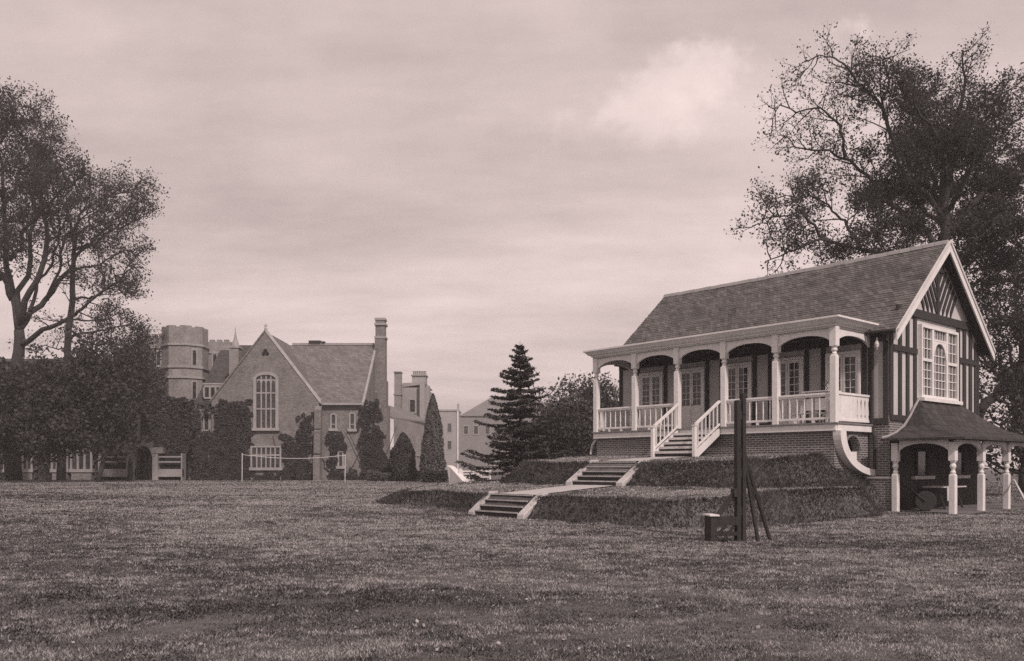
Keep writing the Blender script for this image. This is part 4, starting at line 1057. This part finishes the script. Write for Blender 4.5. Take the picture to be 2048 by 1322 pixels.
b = MB(); b.box(c5(921), c5(1130), 0, 14, 0, z5(832)); b.build('wall', mk('grey_render', .21, .25, .3, 4, .2), BN)
b = MB(); zE, zR = z5(832), z5(787)
xa, xb = c5(919), c5(1132); rp, rq = (c5(985), 7, zR), (c5(1070), 7, zR); A_, B_, C_, D_ = (xa,-.4,zE), (xb,-.4,zE), (xb,14.4,zE), (xa,14.4,zE)
b.add([A_,B_,C_,D_,rp,rq], [(0,1,5,4),(1,2,5),(2,3,4,5),(3,0,4),(3,2,1,0)]); b.build('roof', M['faroof'], BN)
for px in (932, 952, 975): slit(BN, c5(px), 0, z5(868), z5(852), .45, 0, 'sash_window')
# ------------------------------------------------------------------ trees
def wiggle(pts, amp, sub=3):
    P = [Vector(p) for p in pts]
    for _ in range(sub):
        Q = [P[0]]
        for a, b in zip(P, P[1:]):
            L = (b-a).length; m = (a+b)/2 + Vector((random.gauss(0,1), random.gauss(0,1), random.gauss(0,1)))*amp*L
            Q += [m, b]
        P = Q
        if len(P) > 16: break
    return P
def along(P, u):
    f = u*(len(P)-1); i = min(int(f), len(P)-2); return P[i].lerp(P[i+1], f-i), (P[i+1]-P[i]).normalized()
def grow(base, limbs, spec, dens=lambda p: 1.0):
    """limbs: (points, r0, r1). spec: list of levels (count per metre, length, radius). Returns wood mesh, leaf points"""
    wood = MB(); L = []
    def leafat(P, n, rc, f=.35):
        for _ in range(n):
            p, t = along(P, f+(1-f)*random.random()); d = dens(p)
            if random.random() < d: L.append((p.x+random.gauss(0,rc), p.y+random.gauss(0,rc), p.z+random.gauss(0,rc*.8)))
    def child(P, lev, scale, u0):
        cnt, ln, rad, nl, rc = spec[lev]
        tot = sum((b-a).length for a, b in zip(P, P[1:])); n = max(1, int(tot*cnt*random.uniform(.8,1.2)))
        for i in range(n):
            u = u0+(1-u0)*(i+random.random())/n; p, t = along(P, min(u, .999))
            if lev == 0 and random.random() > dens(p)*.6+.45: continue
            r = Vector((random.gauss(0,1), random.gauss(0,1), random.gauss(0,.8))); r -= t*r.dot(t)
            if r.length < .01: continue
            d = (r.normalized()*.9 + t*.55 + Vector((0,0,.22))).normalized()
            l = ln*scale*random.uniform(.55,1.25)*(1.15-.7*u)
            q = [p]; dd = d.copy()
            for k in range(3):
                dd = (dd + Vector((random.gauss(0,.3), random.gauss(0,.3), random.gauss(0.05,.3)))).normalized(); q.append(q[-1]+dd*l/3)
            wood.tube(q, [rad, rad*.75, rad*.5, rad*.22], 4 if lev else 5, False)
            if nl: leafat(q, nl, rc)
            if lev+1 < len(spec): child(q, lev+1, scale, .2)
    P0 = base[1]/46
    for pts, r0, r1, *o in limbs:
        P = wiggle(pts, .03 if r0 > .29*P0 and not o else .065) if not (o and o[0] == 0) else wiggle(pts, .02, 2); n = len(P); k_r = .8 if (o and o[0] == 0) else .62; r0 *= k_r; r1 *= .6
        wood.tube(P, [r0+(r1-r0)*(i/(n-1))**.8 for i in range(n)], 9)
        if not o or o[0]: child(P, 0, 1.0, o[1] if len(o) > 1 else .2)
    return wood, np.array([(x-base[0], y-base[1], z-base[2]) for x, y, z in L]) if L else np.zeros((0,3))
def plant_tree(name, label, cat, base, limbs, spec, leafmat, lsize, group=None, dens=lambda p: 1.0):
    wood, C = grow(base, limbs, spec, dens)
    t = thing(name, label, cat, base, 0, group)
    wood.v = [(x-base[0], y-base[1], z-base[2]) for x, y, z in wood.v]
    wood.build('trunk', M['bark'], t, True)
    leaves('crown', C, lsize, leafmat, t, None, .25)
    print(name, len(wood.v), len(C))
    return t
def PX3(lst, Y): return [W(px, py, Y+dy*Y/46) for px, py, dy in lst]
def limbp(lst, Y, r0, r1, *o): return (PX3(lst, Y), r0*Y/46, r1*Y/46, *o)
# --- the great oak behind the pavilion
OY = 44.0
def oakd(p):
    px = 1024+1701*p.x/p.y; py = YH-(p.z-EYE)/p.y*1701
    core = math.exp(-((px-1900)/190)**2-((py-430)/230)**2)
    d = .3 + 1.1*core
    if px > 1905 and py > 400: d += .6
    if py < 260: d *= .62
    if px < 1700 and py < 360: d *= .62
    return min(d, 1.0)
ol = [
 limbp([(1905,960,0),(1900,760,0),(1893,560,0),(1890,430,0),(1893,330,.4)], OY, .62, .34, 0),
 limbp([(1893,330,.4),(1905,250,.8),(1930,170,1.2),(1925,100,1.0)], OY, .3, .06),
 limbp([(1893,560,0),(1840,520,-.8),(1780,505,-1.6),(1715,497,-2.2),(1640,478,-2.8),(1590,500,-3),(1530,523,-3)], OY, .3, .04),
 limbp([(1660,482,-2.6),(1630,450,-3),(1600,420,-3.2),(1550,432,-3.2),(1510,450,-3)], OY, .14, .03),
 limbp([(1720,497,-2.2),(1690,440,-1.8),(1640,400,-1.4),(1570,390,-1.2)], OY, .17, .03),
 limbp([(1890,520,0),(1810,430,1),(1760,380,1.5),(1700,320,2),(1660,300,2.2),(1590,295,2.4),(1555,270,2.4)], OY, .27, .03),
 limbp([(1690,315,2),(1680,250,2),(1640,215,2),(1560,210,1.8),(1540,240,1.8)], OY, .15, .03),
 limbp([(1888,450,0),(1840,380,-1.2),(1775,250,-2),(1755,200,-2.4),(1725,170,-2.6),(1675,165,-2.6)], OY, .26, .04),
 limbp([(1770,240,-2),(1765,195,-2),(1780,160,-2.2),(1760,110,-2.2)], OY, .13, .03),
 limbp([(1720,170,-2.5),(1690,130,-2.4),(1640,110,-2.2),(1600,150,-2)], OY, .12, .02),
 limbp([(1890,420,0),(1840,310,2.4),(1825,250,3),(1850,200,3.4),(1820,165,3.5)], OY, .24, .05),
 limbp([(1893,370,0),(1880,280,-2),(1830,210,-3),(1800,170,-3)], OY, .22, .04),
 limbp([(1896,420,0),(1945,330,-2),(1985,220,-3),(2000,165,-3)], OY, .26, .05),
 limbp([(1893,350,.3),(1950,270,1.6),(2010,260,2),(2075,200,2.5)], OY, .24, .05),
 limbp([(1896,470,0),(1970,380,1),(2050,340,2),(2130,330,3)], OY, .3, .05),
 limbp([(1898,560,0),(1970,480,-2),(2060,450,-3.5),(2150,430,-4)], OY, .3, .05),
 limbp([(1900,620,0),(1960,560,2),(2040,540,4),(2130,560,5)], OY, .28, .05),
 limbp([(1900,680,0),(1960,660,-1.5),(2030,640,-3),(2110,660,-4)], OY, .24, .04),
 limbp([(1899,600,0),(1925,540,-1.5),(1960,500,-2.5),(2000,470,-3)], OY, .2, .04),
 limbp([(1896,540,0),(1915,480,1.5),(1950,430,2.5),(2000,400,3)], OY, .2, .04),
 limbp([(1893,480,0),(1850,420,4),(1800,390,6),(1740,410,7.5)], OY, .26, .04),
 limbp([(1893,400,0),(1900,300,4),(1870,250,6.5)], OY, .24, .04),
]
ob = (wx(1905,OY), OY, hz(wx(1905,OY), OY))
plant_tree('oak_tree', 'great spreading oak with thinning crooked branches rising behind the pavilion roof', 'tree', ob, ol,
  [(3.2, 2.5, .036, 12, .25), (4.0, 1.2, .014, 18, .22), (3.6, .6, .007, 20, .16)], M['leaf'], .125, 'trees around the field', oakd)
# dense dark trees to the right of and behind the gable
def auto(base, h, r, n, tf=.3, seed=1, flat=1.0):
    random.seed(seed); bx, by, bz = base; out = [([base, (bx+random.uniform(-.2,.2), by, bz+h*.5), (bx, by, bz+h*.86)], h*.028, h*.008, 9, .3)]
    for i in range(n):
        a = i*2.4+random.uniform(-.4,.4); f = (i+.5)/n; z0 = bz+h*(tf*.7+.5*f*(1-tf)); el = .15+1.1*f
        rr_ = r*random.uniform(.75,1.1)*math.cos(el*.75); z1 = bz+h*(tf+(1-tf)*(.12+.86*f))
        p1 = (bx+math.cos(a)*rr_*.5, by+math.sin(a)*rr_*.5, (z0+z1)/2+h*.03); p2 = (bx+math.cos(a)*rr_, by+math.sin(a)*rr_, z1)
        out.append(([(bx, by, z0), p1, p2], h*.012, h*.003, 9, .15))
    return out
def auto_tree(name, label, px, Y, ptop, r, n, spec, mat, ls, seed, tf=.2, group='trees around the field', cat='tree', extra=(), dens=lambda p: 1.0):
    x = wx(px, Y); z = hz(x, Y); h = wz(ptop, Y)-z; base = (x, Y, z)
    return plant_tree(name, label, cat, base, auto(base, h, r, n, tf, seed)+list(extra), spec, mat, ls, group, dens)
dsp = [(2.4, 1.9, .035, 8, .33), (2.8, .9, .014, 16, .3)]
auto_tree('broadleaf_tree', 'dense dark tree filling the right edge beyond the pavilion gable', 2045, 47, 480, 5.0, 22, [(2.0, 1.9, .035, 6, .3), (2.6, .9, .014, 11, .26)], M['leaf'], .2, 3, .06, extra=[limbp([(1930,880,0),(1965,815,.2),(2010,765,.4),(2060,690,.8),(2110,640,1)], 47, .5, .3, 9, .5), limbp([(1990,785,.3),(2030,775,1),(2075,760,2)], 47, .2, .08, 9, .4)], dens=lambda p: .35 if (YH-(p.z-EYE)/p.y*1701) > 590 and 1024+1701*p.x/p.y > 1985 else .95)
auto_tree('broadleaf_tree', 'lower leafy tree behind the porch at the far right edge', 2085, 40, 700, 3.0, 16, [(2.0, 1.8, .035, 6, .3), (2.6, .9, .014, 11, .26)], M['leaf'], .22, 5, .05)
auto_tree('broadleaf_tree', 'bushy dark tree behind the spruce and left of the veranda', 1160, 58, 758, 3.2, 20, dsp, M['far_leaf'], .22, 8, .04)
auto_tree('broadleaf_tree', 'rounded dark tree showing through the left end of the veranda', 1215, 60, 762, 3.0, 18, dsp, M['far_leaf'], .22, 9, .04)
auto_tree('broadleaf_tree', 'low spreading dark tree close behind the upper terrace', 1112, 52, 820, 2.3, 16, dsp, M['dleaf'], .2, 10, .03)
# --- left hand trees
LYt = 73.5
def leftd(p):
    px = 1024+1701*p.x/p.y; py = YH-(p.z-EYE)/p.y*1701
    d = .55
    if px < 110 and py < 520: d = .72
    if 90 < px < 240 and 480 < py < 700: d = .33
    if py > 560 and px < 170: d = .25
    if py > 560 and px >= 170: d = .7
    if px > 230: d *= .8
    return d
ll = [
 limbp([(28,965,0),(32,800,0),(35,720,0),(38,660,0)], LYt, .55, .42, 0),
 limbp([(38,660,0),(20,560,.5),(10,460,1),(5,330,1),(-10,230,1)], LYt, .36, .06),
 limbp([(40,650,0),(75,560,-1),(95,470,-1.5),(80,380,-2),(50,280,-2),(20,200,-2)], LYt, .3, .05),
 limbp([(45,690,0),(100,655,-1),(150,630,-2),(195,590,-2.6),(240,560,-3),(262,520,-3)], LYt, .25, .03),
 limbp([(42,655,0),(90,600,1),(140,540,2),(180,490,2.4),(225,440,2.6),(275,400,2.8),(300,410,2.8)], LYt, .28, .03),
 limbp([(60,620,.2),(75,560,1.5),(110,500,2.5),(130,440,3),(170,380,3)], LYt, .17, .03),
 limbp([(95,600,1),(120,540,.4),(130,470,0),(190,420,-.5),(250,370,-1)], LYt, .15, .03),
 limbp([(25,600,.3),(-20,520,-1),(-60,430,-2),(-80,330,-2)], LYt, .28, .05),
 limbp([(38,640,0),(60,500,3),(60,380,4.5),(100,300,5),(130,330,5)], LYt, .26, .04),
 limbp([(20,520,.6),(70,440,-2),(120,380,-3.5),(170,350,-4)], LYt, .2, .04),
 limbp([(10,440,1),(40,340,3),(90,270,4),(60,210,4)], LYt, .2, .04),
 limbp([(8,400,1),(-10,300,-2),(20,240,-3.5)], LYt, .2, .04),
 limbp([(0,560,.5),(-50,480,3),(-80,400,4)], LYt, .22, .04),
]
lb = (wx(28,LYt), LYt, .2)
plant_tree('broadleaf_tree', 'very tall spreading tree with forked dark trunk at the left edge', 'tree', lb, ll, [(1.9, 3.6, .06, 9, .45), (2.3, 1.7, .024, 14, .36), (2.0, .85, .011, 14, .28)], M['leafl'], .2, 'trees around the field', leftd)
L2 = 76.0
def px2(p): return 1024+1701*p.x/p.y
def l2d(p):
    py = YH-(p.z-EYE)/p.y*1701
    return .7 if py < 480 else (.36 if px2(p) < 190 else .62)
l2 = [
 limbp([(122,965,0),(128,760,0),(143,620,0),(146,540,0),(150,480,0)], L2, .3, .16, 0),
 limbp([(150,480,0),(158,430,.4),(200,400,.8),(245,385,1),(285,360,1)], L2, .15, .03),
 limbp([(148,500,0),(210,470,-1),(262,445,-1.5),(300,430,-1.5)], L2, .14, .03),
 limbp([(146,540,0),(200,530,1),(255,500,1.5),(280,520,1.6)], L2, .12, .03),
 limbp([(144,600,0),(200,590,-1.2),(245,560,-1.6),(262,590,-1.6)], L2, .11, .03),
 limbp([(150,480,0),(130,420,-.8),(105,380,-1),(120,340,-1)], L2, .13, .03),
 limbp([(150,470,0),(180,430,2),(220,420,3),(270,470,3)], L2, .12, .03),
 limbp([(140,640,0),(190,640,1),(240,620,1.6)], L2, .1, .03),
 limbp([(138,680,0),(200,660,1),(260,650,2),(305,680,2.4)], L2, .12, .03),
 limbp([(140,660,0),(195,690,-1),(245,700,-1.5)], L2, .1, .03),
 limbp([(136,700,0),(90,690,1),(60,705,1.5)], L2, .07, .02),
]
lb2 = (wx(122,L2), L2, .2)
plant_tree('broadleaf_tree', 'slender leaning tree with a feathery crown right of the forked trunk', 'tree', lb2, l2, [(2.1, 3.0, .045, 9, .4), (2.5, 1.5, .02, 14, .32), (2.0, .75, .01, 14, .26)], M['leafl'], .19, 'trees around the field', l2d)
hd = [(2.0, 1.7, .04, 10, .4), (2.4, .9, .016, 14, .35)]
auto_tree('yew_tree', 'broad dark evergreen hiding the wall left of the tower', 196, 66, 672, 3.5, 24, hd, M['dleaf'], .3, 14, .2)
auto_tree('broadleaf_tree', 'loose lacy tree half hiding the lancet windows beside the tower', 258, 72, 640, 2.3, 20, [(2.0, 1.9, .035, 6, .35), (2.2, 1.0, .015, 11, .3)], M['dleaf'], .22, 19, .45)
auto_tree('yew_tree', 'wide black evergreen in front of the leaning tree trunk', 98, 66, 716, 4.0, 24, hd, M['dleaf'], .3, 16, .2)
auto_tree('yew_tree', 'black evergreen at the far left edge in front of the forked trunk', -10, 66, 718, 4.6, 24, hd, M['dleaf'], .3, 17, .2)
# --- the spruce
def spruce(px, Y, ptop, R):
    random.seed(21); x = wx(px, Y); z = hz(x, Y); h = wz(ptop, Y)-z; base = (x, Y, z)
    t = thing('spruce_tree', 'tall layered spruce standing alone left of the pavilion', 'tree', base, 0, 'trees around the field')
    b = MB(); b.tube([(0,0,-.2),(.03,0,h*.5),(0,0,h)], [.16,.09,.01], 8)
    C = []; Nn = []
    tz = .35
    while tz < h-.12:
        f = tz/h; rad = R*(1-f)**.82*random.uniform(.82,1.08)+.08; nb = random.randint(7, 9) if f < .8 else 6
        for i in range(nb):
            a = 2*PI*i/nb+random.uniform(-.3,.3); L = rad*random.uniform(.5,1.25)*(1.0-.18*math.cos(a)*(1-f)); zz = tz+random.uniform(-.1,.1)
            dirv = np.array([math.cos(a), math.sin(a)])
            prof = lambda u: (-.16+ .12*f)*L*math.sin(u*2.4)*1.1 + (.1*L*u*u if f < .7 else .35*L*u)
            b.tube([(dirv[0]*L*u, dirv[1]*L*u, zz+prof(u)) for u in (0,.35,.7,1)], [.03,.022,.014,.005], 4, False)
            m = int(24+80*L)
            u = RNG.random(m)**.75; w = (RNG.random(m)-.5)*(.62*L**.8)*(np.sin(np.clip(u,0,1)*2.6)*.75+.2)
            pz = np.array([prof(v) for v in u])
            P = np.stack([dirv[0]*L*u-dirv[1]*w, dirv[1]*L*u+dirv[0]*w, zz+pz-.06*np.abs(w)-RNG.random(m)*.07], 1)
            C.append(P); Nn.append(np.tile((dirv[0]*.2, dirv[1]*.2, 1), (m,1)))
        tz += random.uniform(.34,.5)*(1-.4*f)
    b.build('trunk', M['bark'], t, True)
    C = np.concatenate(C); leaves('crown', C, .26, M['needle'], t, np.concatenate(Nn), 0, .32, .5); print('spruce', len(C))
spruce(1040, 46, 682, 3.1)
# --- clipped yew cone, bushes and low hedge by the hall
def shrub(name, label, px, Y, ptop, hw, n, mat, size, cone=1.0, cat='shrub', group='shrubs by the hall'):
    x = wx(px, Y); z = hz(x, Y); h = wz(ptop, Y)-z; t = thing(name, label, cat, (x, Y, z), 0, group)
    u = RNG.random(n)**(1.0); a = RNG.random(n)*2*PI
    prof = np.sin(np.clip(u*.93+.07, 0, 1)**cone*PI)**.55*(1-.35*u) if cone < 1 else (1-u**1.9)**.72*(.72+.28*np.minimum(u*5,1))
    lump = .6+.78*fbm(a*1.6+3, u*h*1.1, int(px) % 17, 3)
    rr_ = hw*prof*lump*(1-.3*RNG.random(n)**2.2)
    C = np.stack([rr_*np.cos(a), rr_*np.sin(a), u*h], 1)
    nr = np.stack([np.cos(a), np.sin(a), np.full(n, .35)], 1)
    leaves('foliage', C, size, mat, t, nr, 0, .5, .65)
    b = MB(); b.tube([(0,0,-.1),(0,0,h*.8)], [hw*.12,.03], 6)
    for i in range(9):
        aa = i*2.4; b.tube([(0,0,h*.08*(i+1)*.9),(math.cos(aa)*hw*.5, math.sin(aa)*hw*.5, h*.08*(i+1)+.3)], [.03,.01], 4, False)
    b.build('trunk' if cat == 'tree' else 'stem', M['bark'], t)
shrub('clipped_yew', 'tall pointed clipped yew right of the hall', 866, 66, 788, .95, 13000, M['yew'], .17, 1.0, 'tree', 'trees around the field')
shrub('bush', 'rounded dark bush between the hall corner and the pointed yew', 806, 70, 866, 1.25, 6500, M['dleaf'], .22, .8)
shrub('bush', 'small bush at the foot of the hall end wall', 762, 72, 900, .9, 3500, M['dleaf'], .2, .8)
shrub('bush', 'low bush under the ground floor window of the hall', 600, 74.6, 925, .8, 2600, M['dleaf'], .2, .8)
for i, (pa_, pb_, Y, pt) in enumerate(((735, 842, 70, 943), (842, 896, 64, 938))):
    xa, xb = wx(pa_, Y), wx(pb_, Y); n = int((xb-xa)*900); z = hz((xa+xb)/2, Y); h = wz(pt, Y)-z
    t = thing('low_hedge', ['low clipped hedge along the border below the bushes', 'short low hedge at the foot of the pointed yew'][i], 'hedge', ((xa+xb)/2, Y, z), 0, 'low hedges by the hall')
    u = (RNG.random(n)-.5)*(xb-xa); v = RNG.random(n)**.6; w = (RNG.random(n)-.5)*1.0
    leaves('foliage', np.stack([u, w, v*h*(.75+.5*vn(u*1.2, w, 3))], 1), .15, M['far_leaf'] if i == 0 else M['dleaf'], t, np.tile((0,-.6,.8), (n,1)), 0, .7, .7)
    b = MB()
    for k in range(int((xb-xa)/.5)): b.tube([(-(xb-xa)/2+.25+k*.5, 0, -.1), (-(xb-xa)/2+.25+k*.5+random.uniform(-.1,.1), 0, h*.6)], [.03,.012], 5)
    b.build('stem', M['bark'], t)
